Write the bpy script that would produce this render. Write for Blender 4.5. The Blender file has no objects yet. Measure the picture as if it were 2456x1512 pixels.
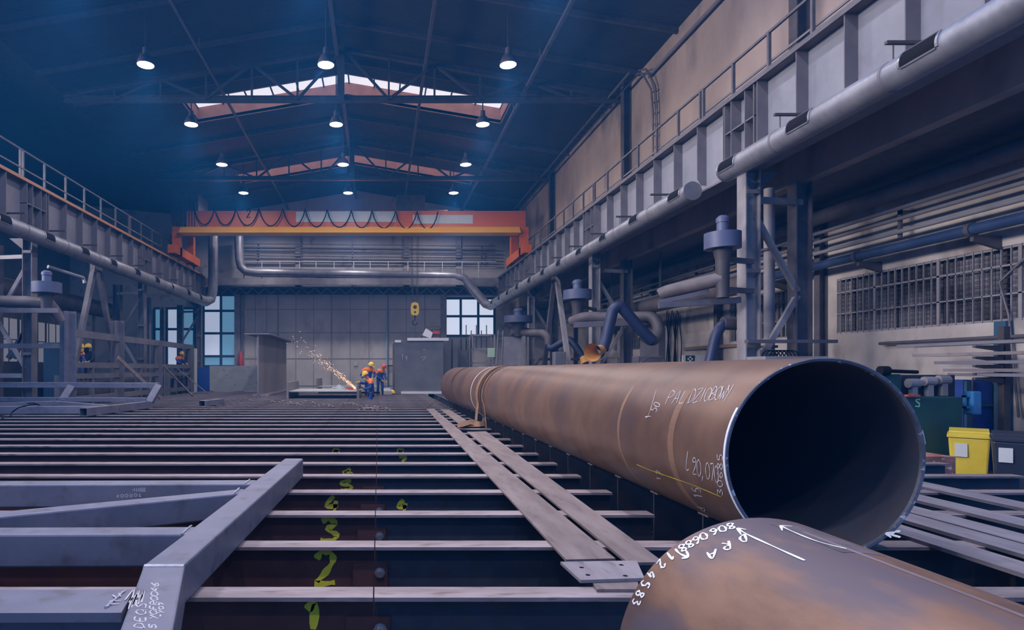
import bpy, math, random
from mathutils import Vector, Matrix
random.seed(7)
R = math.radians
SC = bpy.context.scene
COL = SC.collection
# ------------------------------------------------------------------ camera (level lens shifted up and to the side)
CX, CY, F, H = 908.0, 887.0, 1450.0, 1.37
cam = bpy.data.cameras.new('camera')
cam.sensor_width = 36.0
cam.lens = 36.0 * F / 2456
cam.shift_x = (1228 - CX) / 2456
cam.shift_y = (CY - 756) / 2456
cam.clip_start = 0.05
cam_o = bpy.data.objects.new('camera', cam)
cam_o.location = (0, 0, H)
cam_o.rotation_euler = (R(90), 0, 0)
COL.objects.link(cam_o)
SC.camera = cam_o
# ------------------------------------------------------------------ world, exposure, lamps' shared numbers
SC.view_settings.view_transform = 'Standard'
SC.view_settings.look = 'None'
SC.view_settings.gamma = 1.0
SC.view_settings.exposure = 0.2
SC.cycles.use_denoising = True
SC.cycles.use_adaptive_sampling = True
SC.cycles.adaptive_threshold = 0.04
SC.cycles.max_bounces = 5
SC.cycles.diffuse_bounces = 1
SC.cycles.glossy_bounces = 2
SC.cycles.volume_bounces = 0
SC.cycles.sample_clamp_indirect = 4.0
wd = bpy.data.worlds.new('sky')
SC.world = wd
wd.use_nodes = True
bg = wd.node_tree.nodes['Background']
bg.inputs[0].default_value = (0.06, 0.31, 1.0, 1)
bg.inputs[1].default_value = 0.66
LAMP_W = 310.0
LAMP_COL = (0.96, 0.9, 1.0)
LAMP_ROWS = [21.8, 27.1, 32.4, 37.6]
LAMP_XS = [(-8.4, 'left'), (-1.9, 'middle'), (4.67, 'right')]
LAMP_Z = 12.37


def spot(x, y, z, w=LAMP_W, size=168):
    l = bpy.data.lights.new('high_bay_light', 'SPOT')
    l.energy = w
    l.color = LAMP_COL
    l.spot_size = R(size)
    l.spot_blend = 0.35
    l.shadow_soft_size = 0.22
    o = bpy.data.objects.new('high_bay_light', l)
    o.location = (x, y, z)
    COL.objects.link(o)
    return o


def beam_light(x, y, z):                       # wide spill of the lamp plus the tighter beam of its reflector
    spot(x, y, z)
    spot(x, y, z, LAMP_W * 2.6, 78).data.spot_blend = 0.8


for yy in (-4.6, 0.7, 6.0, 11.2, 16.4, 42.9):       # lamp rows above the picture, and the one hidden behind the crane
    for xx, _ in LAMP_XS:
        beam_light(xx, yy, LAMP_Z - 0.12)


dl = bpy.data.lights.new('left_fill', 'AREA')       # added fill light for the right side wall, unseen on the left
dl.shape = 'RECTANGLE'
dl.size, dl.size_y = 24.0, 4.0
dl.energy = 1600.0
dl.color = (1.0, 0.93, 0.95)
dl.spread = R(75)
dl_o = bpy.data.objects.new('left_fill', dl)
dl_o.location = (-19.0, 13.0, 9.5)
dl_o.rotation_euler = (Vector((13, 21, 2.2)) - Vector(dl_o.location)).to_track_quat('-Z', 'Y').to_euler()
COL.objects.link(dl_o)


# ------------------------------------------------------------------ projection helpers
def W(x, y, Y):
    return Vector(((x - CX) / F * Y, Y, H + (CY - y) / F * Y))


def SX(x, y, X):
    Y = X * F / (x - CX)
    return Vector((X, Y, H + (CY - y) / F * Y))


def FL(x, y, z=0.0):
    Y = (H - z) * F / (y - CY)
    return Vector(((x - CX) / F * Y, Y, z))


# ------------------------------------------------------------------ materials
MATS = {}


def mat(name, c1, c2=None, scale=2.0, rough=0.6, metal=0.0, bump=0.0, stretch=(1, 1, 1), c3=None, spot_lo=0.58, spot_hi=0.68,
        wave=None, emit=0.0, spec=0.5, s3=3.0):
    if name in MATS:
        return MATS[name]
    m = bpy.data.materials.new(name)
    m.use_nodes = True
    nt = m.node_tree
    b = nt.nodes['Principled BSDF']
    b.inputs['Roughness'].default_value = rough
    b.inputs['Metallic'].default_value = metal
    b.inputs['Specular IOR Level'].default_value = spec
    b.inputs['Base Color'].default_value = (*c1, 1)
    L = nt.links.new
    if c2 is not None or bump or wave or c3 is not None:
        tc = nt.nodes.new('ShaderNodeTexCoord')
        mp = nt.nodes.new('ShaderNodeMapping')
        mp.inputs['Scale'].default_value = stretch
        L(tc.outputs['Object'], mp.inputs['Vector'])
        n = nt.nodes.new('ShaderNodeTexNoise')
        n.inputs['Scale'].default_value = scale
        n.inputs['Detail'].default_value = 7
        n.inputs['Roughness'].default_value = 0.62
        L(mp.outputs[0], n.inputs['Vector'])
        src = None
        if c2 is not None:
            rp = nt.nodes.new('ShaderNodeValToRGB')
            rp.color_ramp.elements[0].position = 0.34
            rp.color_ramp.elements[1].position = 0.66
            rp.color_ramp.elements[0].color = (*c1, 1)
            rp.color_ramp.elements[1].color = (*c2, 1)
            L(n.outputs['Fac'], rp.inputs['Fac'])
            src = rp.outputs['Color']
        if c3 is not None:
            n2 = nt.nodes.new('ShaderNodeTexNoise')
            n2.inputs['Scale'].default_value = scale * s3
            n2.inputs['Detail'].default_value = 5
            L(mp.outputs[0], n2.inputs['Vector'])
            r2 = nt.nodes.new('ShaderNodeValToRGB')
            r2.color_ramp.elements[0].position = spot_lo
            r2.color_ramp.elements[1].position = spot_hi
            L(n2.outputs['Fac'], r2.inputs['Fac'])
            mx = nt.nodes.new('ShaderNodeMixRGB')
            mx.inputs['Color1'].default_value = (*c1, 1)
            mx.inputs['Color2'].default_value = (*c3, 1)
            if src:
                L(src, mx.inputs['Color1'])
            L(r2.outputs['Color'], mx.inputs['Fac'])
            src = mx.outputs['Color']
        if src:
            L(src, b.inputs['Base Color'])
        hs = None
        if wave:
            wv = nt.nodes.new('ShaderNodeTexWave')
            wv.bands_direction = wave[0]
            wv.inputs['Scale'].default_value = wave[1]
            wv.inputs['Distortion'].default_value = 0.0
            L(tc.outputs['Object'], wv.inputs['Vector'])
            hs = wv.outputs['Fac']
            bump = max(bump, wave[2])
        if bump:
            bp = nt.nodes.new('ShaderNodeBump')
            bp.inputs['Strength'].default_value = bump
            bp.inputs['Distance'].default_value = 0.05
            L(hs or n.outputs['Fac'], bp.inputs['Height'])
            L(bp.outputs[0], b.inputs['Normal'])
    if emit:
        b.inputs['Emission Color'].default_value = (*c1, 1)
        b.inputs['Emission Strength'].default_value = emit
    MATS[name] = m
    return m


RUST = mat('mill_scale_rust', (0.125, 0.068, 0.05), (0.235, 0.135, 0.088), 1.5, 0.38, 0.3, 0.05, (0.6, 0.9, 0.6), (0.115, 0.085, 0.08), 0.52, 0.74, s3=0.8)
nt = RUST.node_tree                      # grey patches mixed in, stronger towards the bottom of the pipe
b_ = nt.nodes['Principled BSDF']
src = b_.inputs['Base Color'].links[0].from_socket
tc = nt.nodes.new('ShaderNodeTexCoord')
sx = nt.nodes.new('ShaderNodeSeparateXYZ')
nt.links.new(tc.outputs['Object'], sx.inputs[0])
mr = nt.nodes.new('ShaderNodeMapRange')
mr.inputs['From Min'].default_value, mr.inputs['From Max'].default_value = 0.42, 0.12
nt.links.new(sx.outputs['Z'], mr.inputs['Value'])
nz = nt.nodes.new('ShaderNodeTexNoise')
nz.inputs['Scale'].default_value, nz.inputs['Detail'].default_value = 1.6, 8
nt.links.new(tc.outputs['Object'], nz.inputs['Vector'])
rr = nt.nodes.new('ShaderNodeValToRGB')
rr.color_ramp.elements[0].position, rr.color_ramp.elements[1].position = 0.45, 0.6
nt.links.new(nz.outputs['Fac'], rr.inputs['Fac'])
ml = nt.nodes.new('ShaderNodeMath')
ml.operation = 'MULTIPLY'
nt.links.new(mr.outputs[0], ml.inputs[0])
nt.links.new(rr.outputs[0], ml.inputs[1])
mx = nt.nodes.new('ShaderNodeMixRGB')
mx.inputs['Color2'].default_value = (0.2, 0.17, 0.17, 1)
nt.links.new(src, mx.inputs['Color1'])
nt.links.new(ml.outputs[0], mx.inputs['Fac'])
nt.links.new(mx.outputs[0], b_.inputs['Base Color'])
RUST2 = mat('rolled_pipe_brown', (0.12, 0.06, 0.038), (0.31, 0.165, 0.095), 2.6, 0.5, 0.15, 0.04, (1.3, 0.55, 1.3), (0.12, 0.09, 0.098), 0.47, 0.58, s3=0.9)
RIM = mat('cut_steel_rim', (0.10, 0.10, 0.12), (0.2, 0.2, 0.22), 6, 0.5, 0.4, 0.1, c3=(0.6, 0.6, 0.62), spot_lo=0.6, spot_hi=0.66)
INSIDE = mat('pipe_inner_scale', (0.09, 0.1, 0.125), (0.13, 0.105, 0.1), 1.5, 0.45, 0.3, 0.05, (1, 0.4, 1))
BAR = mat('worn_steel_bar', (0.21, 0.165, 0.16), (0.38, 0.31, 0.305), 3, 0.5, 0.3, 0.05, (0.4, 2, 2), (0.16, 0.11, 0.10), 0.55, 0.7)
FLAT = mat('flat_bar_steel', (0.155, 0.118, 0.11), (0.26, 0.205, 0.19), 2.5, 0.55, 0.25, 0.05, (2, 0.4, 1), (0.13, 0.10, 0.10), 0.58, 0.72)
PLANK = mat('grey_plank_steel', (0.19, 0.165, 0.175), (0.30, 0.265, 0.275), 2.5, 0.6, 0.15, 0.05, (2, 0.4, 1), (0.15, 0.12, 0.12), 0.6, 0.72)
BEAMR = mat('red_primer_beam', (0.07, 0.026, 0.022), (0.125, 0.046, 0.038), 2.5, 0.6, 0.1, 0.05)
BEAMB = mat('blue_grey_beam', (0.03, 0.036, 0.05), (0.06, 0.065, 0.085), 2.5, 0.55, 0.2, 0.05, c3=(0.11, 0.055, 0.035), spot_lo=0.55, spot_hi=0.75, s3=0.8)
GALV = mat('galvanised_duct', (0.21, 0.215, 0.245), (0.31, 0.31, 0.345), 2.0, 0.42, 0.4, 0.0, (1, 1, 1), wave=('Y', 2.2, 0.08))
GALVX = mat('galvanised_duct_plain', (0.26, 0.26, 0.29), (0.38, 0.38, 0.42), 2.0, 0.36, 0.7)
GIRD = mat('girder_grey_paint', (0.2, 0.205, 0.24), (0.255, 0.26, 0.30), 1.2, 0.55, 0.0, 0.02, c3=(0.175, 0.16, 0.175), spot_lo=0.6, spot_hi=0.8, s3=1.5)
GIRDL = mat('girder_grey_shaded', (0.15, 0.145, 0.175), (0.2, 0.195, 0.23), 1.2, 0.6, 0.0, 0.02)  # darker copy of the girder grey; the left side's dimness is in the colour
STIF = mat('stiffener_grey', (0.125, 0.115, 0.13), (0.17, 0.155, 0.17), 2, 0.6)
DARK = mat('dark_steel', (0.05, 0.045, 0.05), (0.085, 0.075, 0.08), 3, 0.6, 0.2)
RAILM = mat('railing_dark_grey', (0.085, 0.08, 0.095), (0.13, 0.12, 0.14), 3, 0.55, 0.2)
COLL = mat('shaded_column_grey', (0.10, 0.092, 0.11), (0.155, 0.145, 0.165), 1.5, 0.6, 0.0, 0.03)  # column grey darkened, with the shade of the left side put into it
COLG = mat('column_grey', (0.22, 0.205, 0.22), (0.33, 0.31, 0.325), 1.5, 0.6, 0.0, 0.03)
PRIM = mat('grey_shop_primer', (0.14, 0.14, 0.18), (0.195, 0.19, 0.23), 2.2, 0.5, 0.1, 0.02, c3=(0.115, 0.105, 0.115), spot_lo=0.55, spot_hi=0.75)
WELD = mat('welded_seam_grey', (0.4, 0.39, 0.42), (0.62, 0.6, 0.63), 14, 0.45, 0.4, 0.25)
ROOFM = mat('roof_sheet_dark', (0.016, 0.02, 0.026), (0.028, 0.033, 0.04), 1.2, 0.7, 0.0, wave=('Y', 2.2, 0.35))
WALLB = mat('sooty_brown_wall', (0.25, 0.19, 0.165), (0.42, 0.325, 0.28), 0.35, 0.85, 0.0, 0.03, (1, 1, 0.5), (0.13, 0.11, 0.11), 0.52, 0.74, s3=1.9)
WALLL = mat('lower_plaster_wall', (0.36, 0.315, 0.295), (0.62, 0.57, 0.54), 0.6, 0.85, 0.0, 0.03, (1, 1, 0.6), (0.2, 0.17, 0.16), 0.56, 0.74, s3=1.8)
WALLE = mat('end_wall_panel', (0.42, 0.405, 0.41), (0.52, 0.50, 0.50), 0.4, 0.8, 0.0, 0.02, c3=(0.24, 0.2, 0.2), spot_lo=0.58, spot_hi=0.75)
DOORM = mat('sliding_door_grey', (0.45, 0.42, 0.40), (0.6, 0.57, 0.54), 0.5, 0.7, 0.0, 0.02, (1, 1, 0.7), (0.40, 0.35, 0.33), 0.56, 0.8, s3=2.2)
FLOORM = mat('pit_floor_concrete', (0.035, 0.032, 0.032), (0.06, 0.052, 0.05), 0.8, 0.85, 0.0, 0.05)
ORNG = mat('crane_orange_paint', (0.62, 0.115, 0.01), (0.68, 0.14, 0.014), 0.6, 0.42, 0.0, c3=(0.42, 0.10, 0.03), spot_lo=0.6, spot_hi=0.8)
YELW = mat('crane_lit_flange', (0.95, 0.42, 0.035), (0.98, 0.5, 0.06), 0.4, 0.3)  # yellower than the girder orange; lamp light on the lip is in the colour
PALE = mat('pale_sign_panel', (0.50, 0.53, 0.52), (0.6, 0.61, 0.6), 1.2, 0.7)
BLACK = mat('black_rubber', (0.008, 0.008, 0.01), rough=0.8, spec=0.1)
MARKW = mat('white_chalk_paint', (0.72, 0.71, 0.72), (0.85, 0.84, 0.85), 20, 0.8)
MARKC = mat('faint_chalk', (0.50, 0.47, 0.46), rough=0.9)
MARKY = mat('yellow_marker_paint', (0.80, 0.62, 0.02), (0.92, 0.74, 0.04), 9, 0.7)
BLUEF = mat('fan_blue_paint', (0.06, 0.075, 0.14), (0.085, 0.10, 0.18), 2, 0.5)
BLUET = mat('blue_hose_fabric', (0.014, 0.022, 0.065), (0.022, 0.033, 0.09), 3, 0.5)
BLUEP = mat('blue_pipe_paint', (0.022, 0.045, 0.12), (0.04, 0.075, 0.17), 2, 0.4)
FLEX = mat('grey_flexible_hose', (0.085, 0.072, 0.078), (0.14, 0.12, 0.125), 2, 0.65, 0.1, 0.1)
HOOD = mat('orange_hood', (0.62, 0.27, 0.06), (0.72, 0.35, 0.09), 3, 0.5)
YEL = mat('hook_yellow_paint', (0.85, 0.55, 0.04), rough=0.4)
NAVY = mat('navy_workwear', (0.02, 0.055, 0.22), (0.03, 0.075, 0.28), 6, 0.85)
NAVYD = mat('dark_workwear', (0.012, 0.02, 0.05), rough=0.9)
VEST = mat('orange_yoke_fabric', (0.9, 0.2, 0.04), rough=0.8)
HELY = mat('yellow_helmet_plastic', (0.9, 0.58, 0.05), rough=0.35)
HELR = mat('red_helmet_plastic', (0.62, 0.07, 0.05), rough=0.35)
SKIN = mat('skin', (0.52, 0.27, 0.19), rough=0.6)
GLOVE = mat('tan_glove_leather', (0.62, 0.45, 0.17), rough=0.85)
GREEN = mat('dark_green_paint', (0.006, 0.045, 0.045), (0.009, 0.065, 0.06), 3, 0.5)
BLUEC = mat('container_blue_paint', (0.02, 0.06, 0.30), (0.03, 0.08, 0.36), 1.5, 0.5)
CYAN = mat('light_blue_plastic', (0.05, 0.27, 0.55), rough=0.45)
BINY = mat('bin_yellow_plastic', (0.62, 0.47, 0.03), (0.7, 0.54, 0.05), 3, 0.5)
BIND = mat('bin_black_plastic', (0.018, 0.025, 0.045), rough=0.45)
RUSTB = mat('rusty_red_box', (0.22, 0.065, 0.045), (0.42, 0.2, 0.15), 5, 0.7, c3=(0.6, 0.52, 0.48), spot_lo=0.62, spot_hi=0.66)
SLING = mat('brown_sling_webbing', (0.2, 0.11, 0.06), (0.28, 0.165, 0.09), 8, 0.85)
SLINGD = mat('dark_rope', (0.05, 0.03, 0.028), rough=0.8)
PINK = mat('skylight_upstand', (0.50, 0.22, 0.16), (0.6, 0.29, 0.22), 2, 0.8)
GLOW = mat('daylight_glazing', (0.86, 0.88, 1.0), emit=0.75)
GLASSW = mat('daylight_window', (0.62, 0.72, 0.95), (0.75, 0.8, 0.95), 0.5, emit=0.42)
GLASSC = mat('daylight_window_teal', (0.16, 0.36, 0.55), emit=0.42)
GLASSD = mat('grimy_window_glass', (0.10, 0.10, 0.13), (0.36, 0.34, 0.37), 0.8, 0.45, c3=(0.03, 0.03, 0.04), spot_lo=0.45, spot_hi=0.62, s3=1.2)
LENS = mat('lamp_lens', (1.0, 0.93, 1.0), emit=9.0)
SPARK = mat('glowing_spark', (1.0, 0.55, 0.28), emit=1.5)
PLATE = mat('pale_plate_steel', (0.34, 0.35, 0.345), (0.42, 0.42, 0.41), 1.5, 0.6, c3=(0.2, 0.19, 0.19), spot_lo=0.62, spot_hi=0.75)
BOXG = mat('dark_box_steel', (0.13, 0.13, 0.14), (0.2, 0.195, 0.2), 0.8, 0.5, 0.2, 0.02)
GIRW = mat('standing_girder_steel', (0.20, 0.175, 0.18), (0.30, 0.265, 0.265), 0.7, 0.5, 0.25, 0.02, (1, 1, 0.3))
RED = mat('red_paint', (0.6, 0.05, 0.04), rough=0.5)
WOODM = mat('dull_timber', (0.25, 0.17, 0.1), rough=0.85)
TEALF = mat('dark_blue_frame', (0.03, 0.09, 0.16), rough=0.6)


# ------------------------------------------------------------------ mesh builder
class MB:
    def __init__(self):
        self.v, self.f, self.mi, self.m = [], [], [], 0

    def add(self, vs, fs):
        n = len(self.v)
        self.v += [tuple(p) for p in vs]
        self.f += [tuple(i + n for i in f) for f in fs]
        self.mi += [self.m] * len(fs)
        return self

    def box(self, x0, x1, y0, y1, z0, z1):
        return self.add([(x0, y0, z0), (x1, y0, z0), (x1, y1, z0), (x0, y1, z0), (x0, y0, z1), (x1, y0, z1), (x1, y1, z1), (x0, y1, z1)],
                        [(0, 3, 2, 1), (4, 5, 6, 7), (0, 1, 5, 4), (1, 2, 6, 5), (2, 3, 7, 6), (3, 0, 4, 7)])

    def frame(self, p0, p1, up=(0, 0, 1)):
        d = (Vector(p1) - Vector(p0)).normalized()
        up = Vector(up)
        s = d.cross(up)
        if s.length < 1e-4:
            s = d.cross(Vector((0, 1, 0)))
        s.normalize()
        return d, s, s.cross(d).normalized()

    def beam(self, p0, p1, w, h, up=(0, 0, 1)):
        d, s, u = self.frame(p0, p1, up)
        vs = []
        for p in (Vector(p0), Vector(p1)):
            for a, b in ((-1, -1), (1, -1), (1, 1), (-1, 1)):
                vs.append(p + s * (a * w / 2) + u * (b * h / 2))
        return self.add(vs, [(0, 1, 2, 3), (7, 6, 5, 4), (0, 4, 5, 1), (1, 5, 6, 2), (2, 6, 7, 3), (3, 7, 4, 0)])

    def sect(self, p0, p1, prof, up=(0, 0, 1), close=True):
        """extrude a closed 2-D profile (side, up) from p0 to p1"""
        d, s, u = self.frame(p0, p1, up)
        n = len(prof)
        vs = [Vector(p) + s * a + u * b for p in (p0, p1) for a, b in prof]
        fs = [(i, (i + 1) % n, n + (i + 1) % n, n + i) for i in range(n)]
        if close:
            fs += [tuple(range(n))[::-1], tuple(range(n, 2 * n))]
        return self.add(vs, fs)

    def ibeam(self, p0, p1, w, h, t=0.03, tw=0.02, up=(0, 0, 1)):
        a, b, c = w / 2, h / 2, tw / 2
        pr = [(-a, -b), (a, -b), (a, -b + t), (c, -b + t), (c, b - t), (a, b - t), (a, b), (-a, b), (-a, b - t), (-c, b - t), (-c, -b + t), (-a, -b + t)]
        return self.sect(p0, p1, pr, up)

    def tube(self, pts, r, n=10, cap=True, radii=None):
        pts = [Vector(p) for p in pts]
        rings = []
        nrm = None
        for i, p in enumerate(pts):
            t = (pts[min(i + 1, len(pts) - 1)] - pts[max(i - 1, 0)])
            t = t.normalized() if t.length > 1e-9 else Vector((0, 0, 1))
            if nrm is None:
                nrm = t.cross(Vector((0, 0, 1)))
                if nrm.length < 0.05:
                    nrm = t.cross(Vector((0, 1, 0)))
            else:
                nrm = nrm - t * nrm.dot(t)
            nrm.normalize()
            b = t.cross(nrm)
            rr = radii[i] if radii else r
            rings.append([p + (nrm * math.cos(2 * math.pi * k / n) + b * math.sin(2 * math.pi * k / n)) * rr for k in range(n)])
        vs = [q for rg in rings for q in rg]
        fs = []
        for i in range(len(pts) - 1):
            for k in range(n):
                k2 = (k + 1) % n
                fs.append((i * n + k, i * n + k2, (i + 1) * n + k2, (i + 1) * n + k))
        if cap:
            fs += [tuple(range(n))[::-1], tuple(range((len(pts) - 1) * n, len(pts) * n))]
        return self.add(vs, fs)

    def lathe(self, c, prof, n=24, axis='Z'):
        c = Vector(c)
        vs, fs = [], []
        for r, h in prof:
            for k in range(n):
                a = 2 * math.pi * k / n
                p = (r * math.cos(a), r * math.sin(a), h)
                if axis == 'Y':
                    p = (p[0], p[2], p[1])
                if axis == 'X':
                    p = (p[2], p[0], p[1])
                vs.append(c + Vector(p))
        for i in range(len(prof) - 1):
            for k in range(n):
                fs.append((i * n + k, i * n + (k + 1) % n, (i + 1) * n + (k + 1) % n, (i + 1) * n + k))
        return self.add(vs, fs)

    def prism(self, pts, thick):
        """planar polygon (3-D points) with a thickness vector"""
        t = Vector(thick)
        n = len(pts)
        vs = [Vector(p) for p in pts] + [Vector(p) + t for p in pts]
        fs = [tuple(range(n))[::-1], tuple(range(n, 2 * n))] + [(i, (i + 1) % n, n + (i + 1) % n, n + i) for i in range(n)]
        return self.add(vs, fs)

    def build(self, name, mats, parent=None, smooth=False, bevel=0.0):
        me = bpy.data.meshes.new(name)
        me.from_pydata(self.v, [], self.f)
        for mm in (mats if isinstance(mats, (list, tuple)) else [mats]):
            me.materials.append(mm)
        me.polygons.foreach_set('material_index', self.mi)
        if smooth:
            me.polygons.foreach_set('use_smooth', [True] * len(self.f))
            me.set_sharp_from_angle(angle=R(38))
        me.update()
        import bmesh
        bm = bmesh.new()
        bm.from_mesh(me)
        bmesh.ops.recalc_face_normals(bm, faces=bm.faces)
        bm.to_mesh(me)
        bm.free()
        o = bpy.data.objects.new(name, me)
        COL.objects.link(o)
        if parent is not None:
            o.parent = parent
            o.matrix_parent_inverse = Matrix.Translation(parent.location).inverted()
        if bevel:
            bv = o.modifiers.new('bevel', 'BEVEL')
            bv.width = bevel
            bv.segments = 2
            bv.limit_method = 'ANGLE'
        return o


def tag(o, label=None, cat=None, group=None, kind=None):
    if label:
        o['label'] = label
    if cat:
        o['category'] = cat
        o['kind'] = kind or 'thing'
    if group:
        o['group'] = group
    if kind:
        o['kind'] = kind
    return o


def empty(name, loc, label, cat, group=None):
    o = bpy.data.objects.new(name, None)
    o.location = loc
    o.empty_display_size = 0.2
    COL.objects.link(o)
    return tag(o, label, cat, group)


def dup(o, name=None, loc=None, parent=None):
    c = o.copy()
    COL.objects.link(c)
    if parent is not None:
        c.parent = parent
    if loc is not None:
        c.location = loc
    return c


def struct(mb, name, m, label, cat):
    return tag(mb.build(name, m), label, cat, None, 'structure')


ORD = ['first', 'second', 'third', 'fourth', 'fifth', 'sixth', 'seventh', 'eighth', 'ninth', 'tenth', 'eleventh', 'twelfth', 'thirteenth',
       'fourteenth', 'fifteenth', 'sixteenth', 'seventeenth', 'eighteenth', 'nineteenth', 'twentieth', 'twenty-first', 'twenty-second',
       'twenty-third', 'twenty-fourth', 'twenty-fifth', 'twenty-sixth', 'twenty-seventh', 'twenty-eighth', 'twenty-ninth', 'thirtieth',
       'thirty-first', 'thirty-second', 'thirty-third', 'thirty-fourth', 'thirty-fifth']

# ------------------------------------------------------------------ handwriting: strokes in a 0..0.6 x 0..1 cell
GL = {
    '0': [[(.3, 1), (.05, .75), (.05, .25), (.3, 0), (.55, .25), (.55, .75), (.3, 1)]],
    '1': [[(.12, .75), (.35, 1), (.3, 0)]],
    '2': [[(.05, .78), (.2, 1), (.45, .97), (.52, .72), (.3, .35), (.05, .02), (.58, .06)]],
    '3': [[(.08, .9), (.3, 1), (.52, .8), (.25, .55), (.55, .3), (.35, .02), (.03, .1)]],
    '4': [[(.4, 1), (.05, .35), (.58, .38)], [(.5, .7), (.42, 0)]],
    '5': [[(.55, 1), (.15, .97), (.1, .58), (.4, .6), (.55, .3), (.35, .02), (.04, .08)]],
    '6': [[(.48, 1), (.15, .6), (.06, .25), (.3, 0), (.52, .22), (.35, .48), (.1, .35)]],
    '7': [[(.04, .96), (.55, 1), (.25, 0)]],
    '8': [[(.3, .55), (.08, .78), (.3, 1), (.52, .78), (.3, .55), (.05, .25), (.3, 0), (.55, .25), (.3, .55)]],
    '9': [[(.5, .7), (.28, .5), (.08, .75), (.3, 1), (.52, .8), (.45, .3), (.25, 0)]],
    'P': [[(.1, 0), (.15, 1), (.5, .9), (.5, .6), (.12, .5)]],
    'A': [[(.02, 0), (.35, 1), (.52, 0)], [(.12, .38), (.48, .38)]],
    'L': [[(.2, 1), (.08, .02), (.5, .05)]],
    'D': [[(.08, 0), (.15, 1), (.5, .8), (.52, .25), (.05, 0)]],
    'Z': [[(.08, .98), (.55, 1), (.05, .02), (.55, .03)]],
    'I': [[(.35, 1), (.25, 0)]],
    'O': [[(.3, 1), (.05, .7), (.08, .2), (.3, 0), (.52, .3), (.52, .75), (.3, 1)]],
    'B': [[(.08, 0), (.15, 1), (.48, .88), (.45, .6), (.12, .52), (.52, .4), (.5, .1), (.06, 0)]],
    'W': [[(.02, 1), (.12, 0), (.32, .6), (.42, 0), (.6, 1)]],
    'Y': [[(.05, 1), (.28, .5)], [(.55, 1), (.15, -.2)]],
    'F': [[(.1, 0), (.15, 1), (.55, 1)], [(.12, .55), (.45, .55)]],
    'R': [[(.08, 0), (.12, 1), (.5, .85), (.45, .55), (.1, .5), (.55, 0)]],
    'E': [[(.52, 1), (.1, 1), (.06, 0), (.5, 0)], [(.08, .52), (.42, .52)]],
    'Q': [[(.3, 1), (.05, .7), (.08, .2), (.3, 0), (.52, .3), (.52, .75), (.3, 1)], [(.35, .3), (.6, -.05)]],
    'S': [[(.52, .9), (.3, 1), (.1, .78), (.45, .4), (.4, .05), (.05, .08)]],
    'T': [[(.02, 1), (.58, 1)], [(.3, 1), (.26, 0)]],
    'd': [[(.5, 1), (.45, 0)], [(.46, .4), (.25, .5), (.06, .22), (.25, 0), (.46, .15)]],
    '-': [[(.08, .5), (.5, .52)]],
    ',': [[(.2, .1), (.1, -.2)]],
    '.': [[(.2, .0), (.24, .06)]],
    '<': [[(.6, .9), (0, .5), (.6, .1)], [(0, .5), (1.1, .5)]],
    ' ': [],
}


def strokes(text, o, ux, uy, adv=0.78, jit=0.0):
    """text -> polylines in pixel space; o baseline start, ux one cell-height along the line, uy one cell-height up"""
    out, pen = [], 0.0
    for ch in text:
        for pl in GL.get(ch, []):
            out.append([(o[0] + ux[0] * (pen + a) + uy[0] * b + random.uniform(-jit, jit),
                         o[1] + ux[1] * (pen + a) + uy[1] * b + random.uniform(-jit, jit)) for a, b in pl])
        pen += adv
    return out


def smooth_line(pl, n=4):
    if len(pl) < 3:
        a, b = pl
        return [(a[0] + (b[0] - a[0]) * i / 4, a[1] + (b[1] - a[1]) * i / 4) for i in range(5)]
    out = []
    P_ = [pl[0]] + list(pl) + [pl[-1]]
    for i in range(1, len(P_) - 2):
        for k in range(n):
            t = k / n
            q = []
            for j in (0, 1):
                p0, p1, p2, p3 = P_[i - 1][j], P_[i][j], P_[i + 1][j], P_[i + 2][j]
                q.append(0.5 * (2 * p1 + (p2 - p0) * t + (2 * p0 - 5 * p1 + 4 * p2 - p3) * t * t + (3 * p1 - p0 - 3 * p2 + p3) * t ** 3))
            out.append(tuple(q))
    out.append(tuple(pl[-1]))
    return out


def on_cyl(cx, cz, r):
    def f(px, py):
        a, b = (px - CX) / F, (CY - py) / F
        dz = H - cz
        A, B, C = a * a + b * b, -2 * a * cx + 2 * b * dz, cx * cx + dz * dz - r * r
        D = max(B * B - 4 * A * C, 0)
        t = (-B - math.sqrt(D)) / (2 * A)
        p = Vector((a * t, t, H + b * t))
        n = Vector((p.x - cx, 0, p.z - cz)).normalized()
        return p, n
    return f


def on_y(Y):
    return lambda px, py: (W(px, py, Y), Vector((0, -1, 0)))


def on_z(z):
    return lambda px, py: (FL(px, py, z), Vector((0, 0, 1)))


def on_x(X, sgn):
    return lambda px, py: (SX(px, py, X), Vector((sgn, 0, 0)))


def marks(lines, proj, width, name, m, parent, off=0.003):
    mb = MB()
    for pl in lines:
        pts = [proj(*q) for q in smooth_line(pl)]
        vs = []
        for i, (p, n) in enumerate(pts):
            t = pts[min(i + 1, len(pts) - 1)][0] - pts[max(i - 1, 0)][0]
            s = t.cross(n)
            if s.length < 1e-9:
                s = Vector((1, 0, 0))
            s.normalize()
            w = width * (0.75 + 0.25 * math.sin(i * 1.3))
            vs += [p + n * off - s * w / 2, p + n * off + s * w / 2]
        fs = []
        for i in range(len(pts) - 1):
            a = 2 * i
            fs += [(a, a + 1, a + 3, a + 2)]
        mb.add(vs, fs)
    return mb.build(name, m, parent)


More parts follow.
